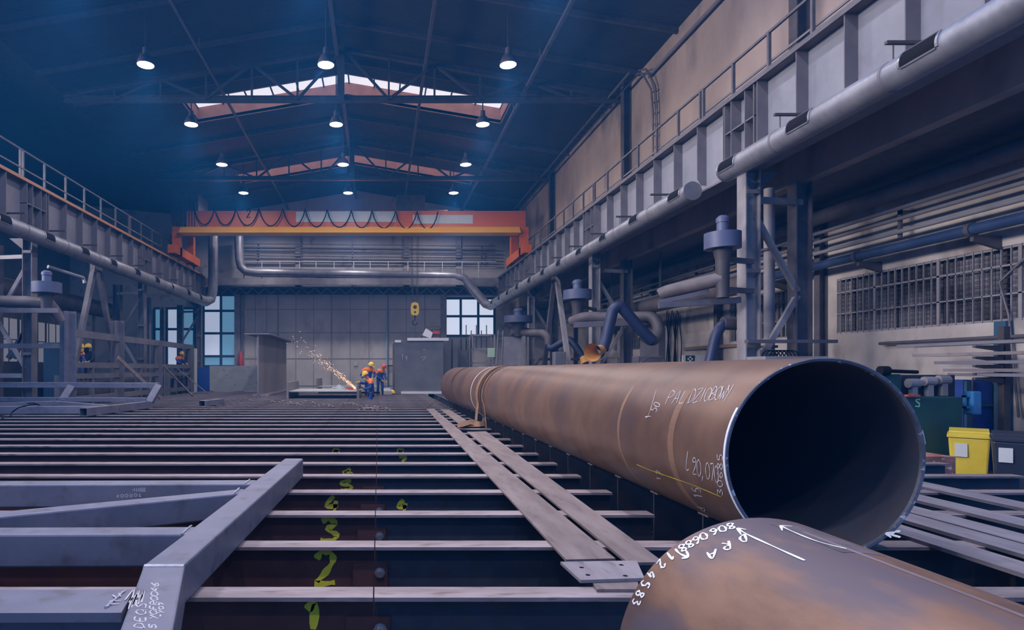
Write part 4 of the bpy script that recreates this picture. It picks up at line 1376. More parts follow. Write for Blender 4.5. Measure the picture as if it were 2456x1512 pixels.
for k in range(6):
    x = p_.x - 0.5 + k * 0.32
    g.box(x, x + 0.05, 38, 38.05, 2.6, H + (CY - (780 if k % 2 else 793)) / F * 38)
tag(g.build('steel_studs', DARK), 'upright dark rods standing in front of the bright window', 'rods')
a_, b_ = W(1194, 885, 34), W(1206, 792, 34)
g = MB()
for dx in (-0.14, 0.14):
    g.beam((a_.x + dx, 34, 0), (b_.x + dx, 34.6, b_.z), 0.06, 0.08)
for k in range(12):
    f_ = (k + 0.5) / 12
    g.beam((a_.x + (b_.x - a_.x) * f_ - 0.14, 34 + 0.6 * f_, b_.z * f_), (a_.x + (b_.x - a_.x) * f_ + 0.14, 34 + 0.6 * f_, b_.z * f_), 0.04, 0.04)
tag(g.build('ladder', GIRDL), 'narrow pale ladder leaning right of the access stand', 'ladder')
p_, q_ = W(1208, 808, 33), W(1253, 882, 33)
g = MB().box(p_.x, q_.x, 33, 33.06, 0, p_.z).box(q_.x - 0.1, q_.x, 32.3, 33, 0, p_.z)
tag(g.build('screen_panel', COLG), 'grey upright screen panel behind the far end of the big pipe', 'screen')

# ================================================================== JIG FRAME AT THE LEFT
jf = empty('jig_frame', (-11.6, 30, 0), 'long grey jig frame of rails and posts along the left side', 'jig frame')
JX = -11.6
for k, y in enumerate((22.7, 27.0, 31.8, 37.2)):
    zt_ = 3.55 if k < 2 else 2.9
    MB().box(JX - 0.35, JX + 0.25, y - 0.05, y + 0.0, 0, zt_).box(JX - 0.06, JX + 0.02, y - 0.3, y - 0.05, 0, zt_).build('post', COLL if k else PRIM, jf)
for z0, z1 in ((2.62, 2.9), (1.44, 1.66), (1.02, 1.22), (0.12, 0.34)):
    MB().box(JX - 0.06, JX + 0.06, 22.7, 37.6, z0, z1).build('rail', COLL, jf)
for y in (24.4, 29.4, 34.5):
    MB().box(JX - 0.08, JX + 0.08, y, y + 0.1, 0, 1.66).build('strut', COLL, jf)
for k, (a, b, c_, d_) in enumerate(((283, 858, 388, 958), (392, 878, 462, 951), (416, 876, 498, 945))):
    p_, q_ = W(a, b, (25.3, 32.3, 34.5)[k]), FL(c_, d_, 0.0)
    q_.z = 0.02
    tag(MB().beam(p_, q_, 0.18, 0.04, (1, 0, 0)).build('leaning_bar', FLAT), 'flat bar leaning from the jig frame to the beams, %s from the front' % ORD[k], 'flat bar', 'flat bars leaning on the jig frame')
# work platform behind the jig frame
tag(MB().box(-13.98, -12.98, 24.6, 32.2, 0.7, 0.85).box(-13.98, -13.9, 24.6, 32.2, FZ, 0.7).box(-13.06, -12.98, 24.6, 32.2, FZ, 0.7).build('work_platform', DARK), 'dark raised work platform behind the jig frame', 'platform')
tag(MB().box(-12.5, -11.75, 36.3, 37.5, FZ, 0.85).build('step_box', DARK), 'dark step box under the farthest worker behind the jig frame', 'step box')
p_, q_ = W(443, 836, 37.9), W(466, 882, 37.9)
g = MB().box(p_.x, q_.x, 37.9, 38.5, FZ, p_.z)
tag(g.build('control_cabinet', PALE), 'white control cabinet at the far end of the jig frame', 'cabinet')
p_, q_ = W(470, 882, 41), W(502, 938, 41)
tag(MB().box(p_.x, q_.x, 41, 42, FZ, p_.z).build('waste_skip', BLUEC), 'blue steel skip under the tall left window', 'skip')
# left clutter: big grey pipe, cross rails, machine, ducts
g = MB().tube([(-15.1, 18, 4.66), (-15.1, 34, 4.66)], 0.42, 18)
for y in (20, 26, 32):
    g.box(-15.16, -15.04, y, y + 0.12, FZ, 4.3)
tag(g.build('exhaust_main', FLEX, None, True), 'thick grey exhaust main running behind the left columns', 'pipe')
g = MB().tube([W(-60, 722, 21.0), W(60, 724, 21.0), W(120, 728, 21.0), W(130, 745, 21.2), W(142, 770, 21.4)], 0.2, 14)
tag(g.build('swivel_hose', FLEX, None, True), 'grey extraction hose arm at the left edge, bending down', 'hose')
g = MB().tube([W(115, 640, 23), W(200, 667, 24.4), W(203, 680, 24.4)], 0.07, 8)
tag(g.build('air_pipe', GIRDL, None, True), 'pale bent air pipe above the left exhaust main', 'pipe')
for k, (a, b, y) in enumerate(((55, 745, 20.5), (58, 830, 20.5))):
    p_ = W(-40, b, y)
    tag(MB().box(p_.x, W(140, b, y).x, y, y + 0.1, p_.z - 0.08, p_.z + 0.08).build('cross_rail', RAILM), 'dark cross rail at the left edge, %s' % ('upper one', 'lower one')[k], 'rail', 'cross rails at the left edge')
p_, q_ = W(84, 820, 23.0), W(128, 960, 23.0)
tag(MB().box(p_.x, q_.x, 23.55, 24.1, FZ, p_.z).build('machine_cabinet', TEALF, bevel=0.03), 'dark blue machine housing between the left column and the jig post', 'machine')
p_ = W(130, 900, 23.0)
tag(MB().box(p_.x, p_.x + 0.3, 23.0, 23.5, FZ, W(0, 901, 23.0).z).build('crate', COLG), 'pale crate at the foot of the nearest jig post', 'crate')
g = MB()
for k in range(2):
    a_, b_ = W(95 - k * 12, 740, 22.5), W(20 + k * 14, 860, 22.5)
    g.beam(a_, b_, 0.16, 0.12, (0, 1, 0))
tag(g.build('brace_pair', RAILM), 'dark diagonal brace at the far left edge', 'brace')
for k, (x, y) in enumerate(((355, 38), (337, 40), (390, 44))):
    p_ = W(x, 760, y)
    tag(MB().ibeam((p_.x, y, FZ), (p_.x, y, 5.9), 0.3, 0.3, 0.03, 0.03, (1, 0, 0)).build('aisle_post', COLG), 'grey post in the far left aisle, %s' % ('nearest the hall', 'just behind it', 'closest to the end wall')[k], 'post', 'posts in the far left aisle')

# ================================================================== RIGHT SIDE: EXTRACTORS
def bend(pts, rad=0.3, n=5):
    """round the corners of a polyline"""
    pts = [Vector(p_) for p_ in pts]
    out = [pts[0]]
    for i in range(1, len(pts) - 1):
        a, b, c_ = pts[i - 1], pts[i], pts[i + 1]
        r1 = min(rad, (a - b).length * 0.45, (c_ - b).length * 0.45)
        p0, p1 = b + (a - b).normalized() * r1, b + (c_ - b).normalized() * r1
        for k in range(n + 1):
            t_ = k / n
            out.append(p0 * (1 - t_) ** 2 + b * 2 * t_ * (1 - t_) + p1 * t_ ** 2)
    out.append(pts[-1])
    return out


def fan(px_, py_, Y, lab, down, arm, yc, gx=None):
    gx = GXR if gx is None else gx
    c_ = W(px_, py_, Y)
    t = empty('fume_extractor', c_, lab, 'fume extractor', 'fume extractors on the right columns')
    r = 40.0 / F * Y * (1 if Y < 20 else 0.95) * (1.0 if Y < 20 else 0.87)
    MB().lathe(c_, [(0, -0.2), (r, -0.2), (r, 0.17), (0.3 * r, 0.2), (0, 0.2)], 28).build('fan_casing', BLUEF, t, True)
    MB().lathe(c_, [(0.32 * r, 0.17), (0.32 * r, 0.42), (0.36 * r, 0.42), (0.36 * r, 0.52), (0.2 * r, 0.58), (0, 0.58)], 18).build('motor', BLUEF, t, True)
    MB().lathe(c_, [(0.55 * r, -0.2), (0.4 * r, -0.45), (0.36 * r, -down)], 18).build('inlet_pipe', DARK, t, True)
    MB().beam((c_.x, c_.y, c_.z - 0.44), (gx, yc - 0.15, c_.z - 0.44), 0.1, 0.12).beam((c_.x, c_.y, c_.z - down + 0.2), (gx, yc - 0.15, c_.z - down + 0.2), 0.1, 0.12).build('wall_bracket', RAILM, t)
    for pts, rad, m, nm in arm:
        MB().tube(bend(pts, 0.45), rad, 16).build(nm, m, t, True)
    return t


YA = 14.2
f1 = fan(1733, 577, YA, 'nearest blue fan extractor with thick hose on the near grey column', 1.35,
         [([W(1735, 668, YA), W(1700, 676, YA + 0.2), W(1600, 700, YA + 1.2), W(1584, 708, YA + 1.3)], 0.17, FLEX, 'hose')], 14.7)
MB().beam(W(1580, 733, YA + 0.6), W(1775, 720, YA + 0.3), 0.14, 0.14).beam(W(1580, 725, YA + 0.6), W(1700, 700, YA + 0.3), 0.08, 0.1).build('jib_arm', RAILM, f1)
YB = 23.5
f2 = fan(1385, 707, YB, 'second blue fan extractor with long blue jointed arm and orange hood', 1.0,
         [([W(1372, 772, YB), W(1400, 760, YB - 0.5), W(1460, 762, YB - 0.8), W(1568, 760, YB - 2.2), W(1582, 790, YB - 2.4), W(1566, 822, YB - 2.5), W(1540, 800, YB - 2.5)], 0.2, FLEX, 'hose'),
          ([W(1565, 818, 20.9), W(1545, 800, 20.9), W(1487, 733, 20.9), W(1470, 742, 20.9), W(1453, 815, 20.9), W(1446, 838, 20.8)], 0.19, BLUET, 'jointed_arm')], 25.2)
hc = W(1424, 845, 20.4)
g = MB()
dirv = (W(1424, 846, 20.2) - W(1448, 838, 20.7)).normalized()
g.tube([hc - dirv * 0.6, hc - dirv * 0.25, hc - dirv * 0.05, hc + dirv * 0.1], 0.2, 20, cap=False, radii=[0.17, 0.19, 0.26, 0.31])
tag(g.build('hood', HOOD, f2, True), 'orange flared hood')
MB().beam(W(1375, 780, YB - 1.2), W(1575, 772, YB - 2.0), 0.12, 0.2).build('jib_arm', RAILM, f2)
YD = 33.0
f3 = fan(1243, 766, YD, 'third blue fan extractor far along the right side', 0.95,
         [([W(1225, 798, YD), W(1250, 799, YD), W(1305, 800, YD - 2), W(1316, 812, YD - 2.2), W(1316, 826, YD - 2.2)], 0.2, FLEX, 'hose'),
          ([W(1316, 826, YD - 2.2), W(1320, 838, YD - 2.4), W(1365, 812, YD - 3), W(1380, 830, YD - 3.2), W(1398, 858, YD - 3.4)], 0.17, BLUET, 'jointed_arm')], 35.7)
hc = W(1404, 868, 29.4)
g = MB().tube([W(1398, 856, 29.5), hc, W(1407, 876, 29.3)], 0.2, 16, cap=False, radii=[0.17, 0.24, 0.34])
tag(g.build('hood', HOOD, f3, True), 'dull orange hood')
fan(112, 690, 20.9, 'blue fan extractor on the left side behind the grey hose', 0.9, [], 22.1, GXL)
t = empty('extraction_hose', W(1710, 830, 15.2), 'blue extraction arm rising behind the big pipe beside the near grey column', 'hose')
MB().tube(bend([W(1770, 776, 15.2), W(1735, 776, 15.2), W(1718, 800, 15.2), W(1698, 890, 15.2)], 0.25), 0.13, 14).build('arm_tube', BLUET, t, True)
MB().tube([W(1733, 776, 15.2), W(1772, 777, 15.2)], 0.165, 14).build('joint_sleeve', FLEX, t, True)
# bands on the blue arm etc. ------------------------------------------------ pipes along the side wall
XPIPE = 12.55


def wpipe(r1, X, y0, y1, rad, m, name, lab, grp='pipes along the side wall', brackets=()):
    z = H + r1 * X
    n = max(2, int((y1 - y0) / 2))
    g = MB().tube([(X, y0 + (y1 - y0) * i / n, z) for i in range(n + 1)], rad, 12)
    if not brackets:
        return tag(g.build(name, m, None, True), lab, 'pipe', grp)
    t = empty(name, (X, y0, z), lab, 'pipe', grp)
    g.build('pipe_run', m, t, True)
    for yb in brackets:
        g = MB().prism([(X, yb, z - rad - 0.02), (XW - 0.003, yb, z - rad - 0.02), (XW - 0.003, yb, z - rad - 0.3), (X, yb, z - rad - 0.12)], (0, 0.08, 0))
        g.lathe((X, yb + 0.04, z), [(rad, -0.05), (rad + 0.03, -0.05), (rad + 0.03, 0.05), (rad, 0.05)], 12, 'Y')
        g.build('bracket', RAILM, t)


wpipe(0.345, 12.4, 8.7, 30, 0.2, RAILM, 'steam_main', 'thick dark pipe high along the side wall')
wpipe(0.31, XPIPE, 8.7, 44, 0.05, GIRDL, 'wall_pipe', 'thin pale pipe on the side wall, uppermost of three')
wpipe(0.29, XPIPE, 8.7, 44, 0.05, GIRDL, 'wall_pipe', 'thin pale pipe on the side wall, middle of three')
wpipe(0.265, XPIPE, 8.7, 44, 0.055, GIRD, 'wall_pipe', 'thin pale pipe on the side wall, lowest of three')
wpipe(0.236, XPIPE - 0.15, 8.7, 38, 0.12, BLUEP, 'blue_pipe', 'blue pipe on bracket arms above the barred windows', brackets=(12.6, 15.6, 19.2, 23))
wpipe(0.052, XPIPE + 0.3, 8.7, 15.5, 0.04, RAILM, 'cable_conduit', 'dark conduit along the side wall under the barred windows')
o = wpipe(0.235, 11.2, 18, 34, 0.3, FLEX, 'exhaust_main', 'thick grey exhaust main running behind the right columns')
for y in (19.5, 24, 29, 33.5):
    MB().box(11.17, 11.23, y, y + 0.06, 4.25, 6.0).build('hanger_strap', DARK, o)
for k, y in enumerate((11.4, 14.6, 19, 24, 29, 34)):
    g = MB().box(XW - 0.4, XW - 0.34, y, y + 0.08, H + 0.255 * 12.5, H + 0.318 * 12.5).box(XW - 0.4, XW - 0.002, y, y + 0.08, H + 0.3 * 12.5, H + 0.308 * 12.5)
    tag(g.build('pipe_hanger', RAILM), 'dark upright hanger carrying the three thin pale wall pipes, %s from the front' % ORD[k], 'pipe hanger', 'hangers of the thin wall pipes')
p_ = W(1845, 430, 15.3)
t = empty('vertical_pipe', (p_.x, 15.3, FZ), 'round upright grey pipe just behind the near grey column', 'pipe')
MB().tube([(p_.x, 15.3, FZ), (p_.x, 15.3, 5.95)], 0.125, 16).build('pipe_run', COLG, t, True)
for z in (1.75, 1.95, 4.4):
    MB().lathe((p_.x, 15.3, z), [(0.12, -0.03), (0.19, -0.03), (0.19, 0.03), (0.12, 0.03)], 16).build('pipe_flange', DARK, t)
g = MB().tube([(XW - 0.05, 9.2, 6.0), (XW - 0.06, 12.6, 3.2), (XW - 0.08, 12.4, 2.5), (XW - 0.08, 12.2, 0.4)], 0.022, 6)
tag(g.build('hanging_cable', STIF, None, True), 'thin pale cable hanging down across the wide barred window', 'cable')
tag(MB().box(XW - 0.16, XW, 12.38, 12.62, FZ, WZ0).build('wall_rail', TEALF), 'dark upright rail on the wall below the wide barred window', 'rail')
p_, q_ = SX(1640, 845, 11.8), SX(1668, 872, 11.8)
t = empty('first_aid_sign', p_, 'small first aid sign with a white cross on green', 'sign')
Yf = p_.y
MB().box(W(1637, 0, Yf).x, W(1684, 0, Yf).x, Yf, Yf + 0.05, W(0, 872, Yf).z, W(0, 852, Yf).z).build('sign_back', MARKW, t)
MB().box(W(1644, 0, Yf).x, W(1666, 0, Yf).x, Yf - 0.012, Yf, W(0, 870, Yf).z, W(0, 853, Yf).z).build('sign_field', GREEN, t)
g = MB()
c_ = W(1655, 861.5, Yf)
g.box(c_.x - 0.1, c_.x + 0.1, Yf - 0.02, Yf - 0.012, c_.z - 0.035, c_.z + 0.035).box(c_.x - 0.035, c_.x + 0.035, Yf - 0.02, Yf - 0.012, c_.z - 0.1, c_.z + 0.1)
g.build('cross', MARKW, t)
MB().box(c_.x - 0.04, c_.x + 0.04, Yf + 0.02, Yf + 0.06, FZ, c_.z).build('sign_post', RAILM, t)
tag(MB().box(12.9, 12.998, 21.7, 25.6, 2.19, 2.31).build('slotted_rail', WOODM), 'brown slotted rail on the side wall behind the blue arm', 'rail')
p_, q_ = W(1836, 855, 13.6), W(1985, 900, 13.6)
tag(MB().box(p_.x, q_.x, 13.6, 14.3, FZ, p_.z).build('control_cabinet', COLG), 'grey cabinet showing just over the rim of the big pipe', 'cabinet')
g = MB()
for k in range(7):
    cx_ = W(1845 + k * 9, 850, 13.9)
    g.tube([(cx_.x + 0.16 * math.cos(a * 0.35), 13.9, p_.z + 0.01 + 0.13 * math.sin(a * 0.35)) for a in range(10)], 0.015, 5)
tag(g.build('cable_coil', BLACK, None, True), 'coiled black cables lying on the grey cabinet', 'cable')
p_, q_ = W(1795, 815, 14.3), W(2010, 823, 14.3)
tag(MB().box(p_.x, q_.x, 14.3, 14.45, q_.z, p_.z).build('cross_rail', RAILM), 'dark cross rail from the near column to the side wall', 'rail')
# columns' clutter at mid distance: boards, cable bundle, wall cabinets
g = MB()
for k in range(9):
    a_ = SX(1600 + k * 4, 745 + (k % 3) * 6, 12.93)
    g.tube(bend([a_, a_ + Vector((0, 0.05, -0.5)), a_ + Vector((-0.05, 0.15 * (k % 4 - 1.5), -1.2)), a_ + Vector((0, 0.1, -2.4 - 0.1 * k))], 0.4), 0.022, 5)
tag(g.build('cable_bundle', BLACK, None, True), 'bundle of black cables hanging down the side wall behind the blue arm', 'cables')
for k, (x0, x1, y0, y1, X) in enumerate(((1535, 1580, 790, 880, 12.7), (1480, 1500, 790, 880, 12.7), (1330, 1350, 840, 890, 12.5))):
    a_, b_ = SX(x0, y0, X), SX(x1, y1, X)
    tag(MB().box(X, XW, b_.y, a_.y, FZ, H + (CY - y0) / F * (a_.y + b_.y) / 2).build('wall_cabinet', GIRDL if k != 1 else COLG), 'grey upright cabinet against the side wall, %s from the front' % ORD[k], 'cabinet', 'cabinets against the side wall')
a_ = SX(1420, 860, 11.5)
g = MB().box(a_.x - 2.6, a_.x, a_.y, a_.y + 1.0, a_.z - 0.1, a_.z + 0.02).box(a_.x - 2.5, a_.x - 2.4, a_.y, a_.y + 0.1, FZ, a_.z).box(a_.x - 0.1, a_.x, a_.y, a_.y + 0.1, FZ, a_.z)
tag(g.build('workbench', RAILM), 'dark workbench below the orange hood', 'bench')
for k, x in enumerate((1425, 1530)):
    g = MB().tube([W(x, 1063, 17.5), W(x + 8, 868, 17.6), W(x + 28, 858, 17.8), W(x + 60, 860, 18), W(x + 72, 1058, 18)], 0.02, 6)
    tag(g.build('bent_rod', RAILM, None, True), 'bent thin rod arching up behind the big pipe, %s one' % ('left', 'right')[k], 'rod', 'bent rods behind the big pipe')

for k, y in enumerate((17.6, 22.9, 28.4, 34.5, 39.5)):
    tag(MB().ibeam((XW - 0.13, y, FZ), (XW - 0.13, y, 5.99), 0.22, 0.24, 0.02, 0.02, (1, 0, 0)).build('aisle_post', RAILM), 'dark upright post against the pale aisle wall, %s from the front' % ORD[k], 'post', 'posts against the aisle wall')
for k, (x, y, Y, w_, h_) in enumerate(((1345, 868, 27.5, 0.5, 0.9), (1245, 840, 33.6, 0.6, 1.5), (1560, 873, 19.5, 0.8, 0.5))):
    a_ = W(x, y, Y)
    tag(MB().box(a_.x - w_ / 2, a_.x + w_ / 2, Y, Y + 0.5, FZ, a_.z + h_ / 2).build('tool_cupboard', (GIRDL, COLG, RAILM)[k], bevel=0.02), ('grey tool cupboard near the foot of the right V brace', 'tall grey tool cupboard far along the right aisle', 'low dark tool cupboard under the hanging cables')[k], 'cupboard')

# ================================================================== RIGHT FOREGROUND CLUTTER
XRK = 11.7
t = empty('cantilever_rack', (XRK, 11, FZ), 'dark cantilever rack holding long steel bars by the side wall', 'rack')
for y in (9.6, 11.6):
    MB().box(XRK + 0.3, XRK + 0.42, y, y + 0.12, FZ, 2.2).build('upright', DARK, t)
RB = [(0.044, 13.4), (0.026, 13.0), (0.012, 12.5), (-0.001, 12.3), (-0.0085, 12.2)]
for r_, _ in RB:
    z = H + r_ * XRK - 0.05
    for y in (9.6, 11.6):
        g = MB().prism([(XRK - 0.25, y, z), (XRK + 0.32, y, z), (XRK + 0.32, y, z - 0.12), (XRK - 0.25, y, z - 0.04)], (0, 0.06, 0))
        g.build('arm', RAILM, t)
for k, (r_, yf) in enumerate(RB):
    z = H + r_ * XRK
    for j in range(2):
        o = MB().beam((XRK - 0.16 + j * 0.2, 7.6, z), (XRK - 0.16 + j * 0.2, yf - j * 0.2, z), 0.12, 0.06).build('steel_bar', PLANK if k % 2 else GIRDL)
        tag(o, 'long steel bar on the cantilever rack, %s tier from the top, %s side' % (ORD[k], ('front', 'wall')[j]), 'bar', 'bars on the cantilever rack')
t = empty('machine_tool', W(2140, 1000, 11.6), 'dark green machine beyond the mouth of the big pipe', 'machine')
p_, q_ = W(2112, 953, 11.2), W(2310, 1095, 11.2)
MB().box(p_.x - 0.3, q_.x, 11.2, 12.2, FZ, p_.z).build('machine_body', GREEN, t, bevel=0.02)
p_, q_ = W(2102, 898, 11.4), W(2162, 955, 11.4)
MB().box(p_.x, q_.x, 11.4, 12.1, q_.z - 0.05, p_.z).build('head_stock', GREEN, t, bevel=0.02)
p_, q_ = W(2162, 900, 11.7), W(2290, 952, 11.7)
g = MB().box(p_.x, q_.x, 11.7, 12.1, q_.z - 0.05, p_.z)
g.build('back_panel', BIND, t)
for a, b in ((2228, 915), (2262, 912), (2190, 920)):
    c_ = W(a, b, 11.6)
    MB().lathe(c_, [(0, -0.1), (0.09, -0.1), (0.09, 0.1), (0, 0.1)], 12, 'X').box(c_.x - 0.05, c_.x + 0.05, 11.55, 11.65, c_.z - 0.3, c_.z).build('handwheel', COLG, t)
p_ = W(2120, 890, 11.4)
MB().tube([p_, W(2200, 893, 11.5)], 0.035, 8).lathe(p_, [(0, -0.08), (0.09, -0.08), (0.09, 0.08), (0, 0.08)], 12, 'X').build('lever', BLACK, t, True)
p_, q_ = W(2170, 947, 11.19), W(2200, 951, 11.19)
MB().box(p_.x, q_.x, 11.12, 11.2, q_.z, p_.z).build('red_strip', RED, t)
marks(strokes('JS', (2175, 976), (24, 0), (0, -18)), on_y(11.195), 0.035, 'painted_lettering', mat('pale_green_letter', (0.25, 0.6, 0.42), rough=0.6), t)
p_, q_ = W(2310, 912, 12.7), W(2560, 1100, 12.7)
t = empty('blue_container', (p_.x, 12.7, FZ), 'deep blue steel container against the side wall', 'container')
MB().box(p_.x, 12.9, 12.7, 13.4, FZ, p_.z).build('container_body', BLUEC, t)
g = MB()
for x in (p_.x + 0.02, p_.x + 0.9):
    g.box(x, x + 0.12, 12.64, 12.7, FZ, p_.z - 0.02)
g.box(p_.x, 12.9, 12.64, 12.7, p_.z - 0.55, p_.z - 0.5)
g.build('container_rib', TEALF, t)
p_, q_ = W(2311, 945, 11.63), W(2346, 995, 11.63)
t = empty('hanging_controller', (p_.x, 11.63, q_.z), 'light blue control box hanging on a chain in front of the blue container', 'control box')
MB().box(p_.x + 0.1, q_.x, 11.55, 11.75, q_.z, p_.z + 0.05).build('control_case', CYAN, t, bevel=0.03)
MB().box(p_.x, p_.x + 0.1, 11.6, 11.67, q_.z + 0.12, q_.z + 0.16).box(p_.x, p_.x + 0.1, 11.6, 11.67, p_.z - 0.07, p_.z - 0.03).box(p_.x, p_.x + 0.03, 11.6, 11.67, q_.z + 0.12, p_.z - 0.03).build('handle', CYAN, t)
MB().tube([(p_.x + 0.17, 11.63, p_.z + 0.05), (p_.x + 0.17, 11.63, 1.2)], 0.012, 5).build('chain', DARK, t)


def bin_(c, y, w_, d_, h_, m, lab, label_c, rot=-44):
    x = c
    t = empty('wheelie_bin', (x, y, FZ), lab, 'wheelie bin', 'wheelie bins')
    a, b = w_ * 0.38, d_ * 0.38
    A_, B_ = w_ * 0.47, d_ * 0.47
    z0, z1 = FZ, FZ + h_ * 0.92
    g = MB().add([(x - a, y - b, z0), (x + a, y - b, z0), (x + a, y + b, z0), (x - a, y + b, z0), (x - A_, y - B_, z1), (x + A_, y - B_, z1), (x + A_, y + B_, z1), (x - A_, y + B_, z1)],
                 [(0, 3, 2, 1), (4, 5, 6, 7), (0, 1, 5, 4), (1, 2, 6, 5), (2, 3, 7, 6), (3, 0, 4, 7)])
    g.build('bin_body', m, t, bevel=0.03)
    MB().box(x - w_ / 2, x + w_ / 2, y - d_ / 2, y + d_ / 2, z1, z1 + 0.05).prism([(x - w_ * 0.46, y - d_ * 0.46, z1 + 0.05), (x + w_ * 0.46, y - d_ * 0.46, z1 + 0.05), (x + w_ * 0.46, y + d_ * 0.46, z1 + 0.12), (x - w_ * 0.46, y + d_ * 0.46, z1 + 0.12)], (0, 0, 0.012)).box(x - w_ * 0.46, x + w_ * 0.46, y - d_ * 0.2, y + d_ * 0.46, z1 + 0.04, z1 + 0.1).build('lid', m, t, bevel=0.015)
    MB().tube([(x - w_ * 0.4, y + d_ * 0.5, z1 + 0.05), (x - w_ * 0.4, y + d_ * 0.6, z1 + 0.07), (x + w_ * 0.4, y + d_ * 0.6, z1 + 0.07), (x + w_ * 0.4, y + d_ * 0.5, z1 + 0.05)], 0.018, 8).build('handle', m, t, True)
    for sx in (-1, 1):
        MB().lathe((x + sx * w_ * 0.4, y + d_ * 0.4, FZ + 0.1), [(0, -0.03), (0.1, -0.03), (0.1, 0.03), (0, 0.03)], 16, 'X').build('wheel', BLACK, t, True)
    t.rotation_euler = (0, 0, R(rot))
    MB().box(x + label_c - 0.08, x + label_c + 0.08, y - B_ - 0.01, y - B_ + 0.03, z1 - 0.33, z1 - 0.1).build('label_sticker', PALE, t)


bin_(10.4, 10.65, 0.56, 0.70, 1.02, BINY, 'yellow wheelie bin on the shop floor by the blue container', -0.1)
bin_(10.27, 9.75, 0.58, 0.72, 1.06, BIND, 'black wheelie bin right of the yellow one', -0.12)
p_, q_ = W(2200, 1096, 9.5), W(2292, 1150, 9.5)
tag(MB().box(p_.x, q_.x, 9.5, 10.0, FZ + 0.3, p_.z).build('scrap_box', RUSTB), 'rusty red box with pale stickers left of the yellow bin', 'box')
p_, q_ = W(2180, 1146, 8.6), W(2312, 1175, 8.6)
g = MB().box(p_.x, q_.x, 8.6, 9.7, p_.z - 0.04, p_.z)
for x in (p_.x + 0.05, q_.x - 0.1):
    g.box(x, x + 0.07, 8.65, 8.72, FZ, p_.z).box(x, x + 0.07, 9.55, 9.62, FZ, p_.z)
tag(g.build('low_table', DARK), 'low dark table in front of the rusty box', 'table')

# ================================================================== PEOPLE
def skinmesh(name, verts, edges, m, parent, root=0, sub=2):
    me = bpy.data.meshes.new(name)
    me.from_pydata([v[0] for v in verts], edges, [])
    me.materials.append(m)
    o = bpy.data.objects.new(name, me)
    COL.objects.link(o)
    sk = o.modifiers.new('skin', 'SKIN')
    sk.use_smooth_shade = True
    for i, v in enumerate(verts):
        rr = v[1]
        me.skin_vertices[0].data[i].radius = rr if isinstance(rr, tuple) else (rr, rr)
        me.skin_vertices[0].data[i].use_root = (i == root)
    ss = o.modifiers.new('sub', 'SUBSURF')
    ss.levels = ss.render_levels = sub
    o.parent = parent
    o.matrix_parent_inverse = Matrix.Translation(parent.location).inverted()
    return o


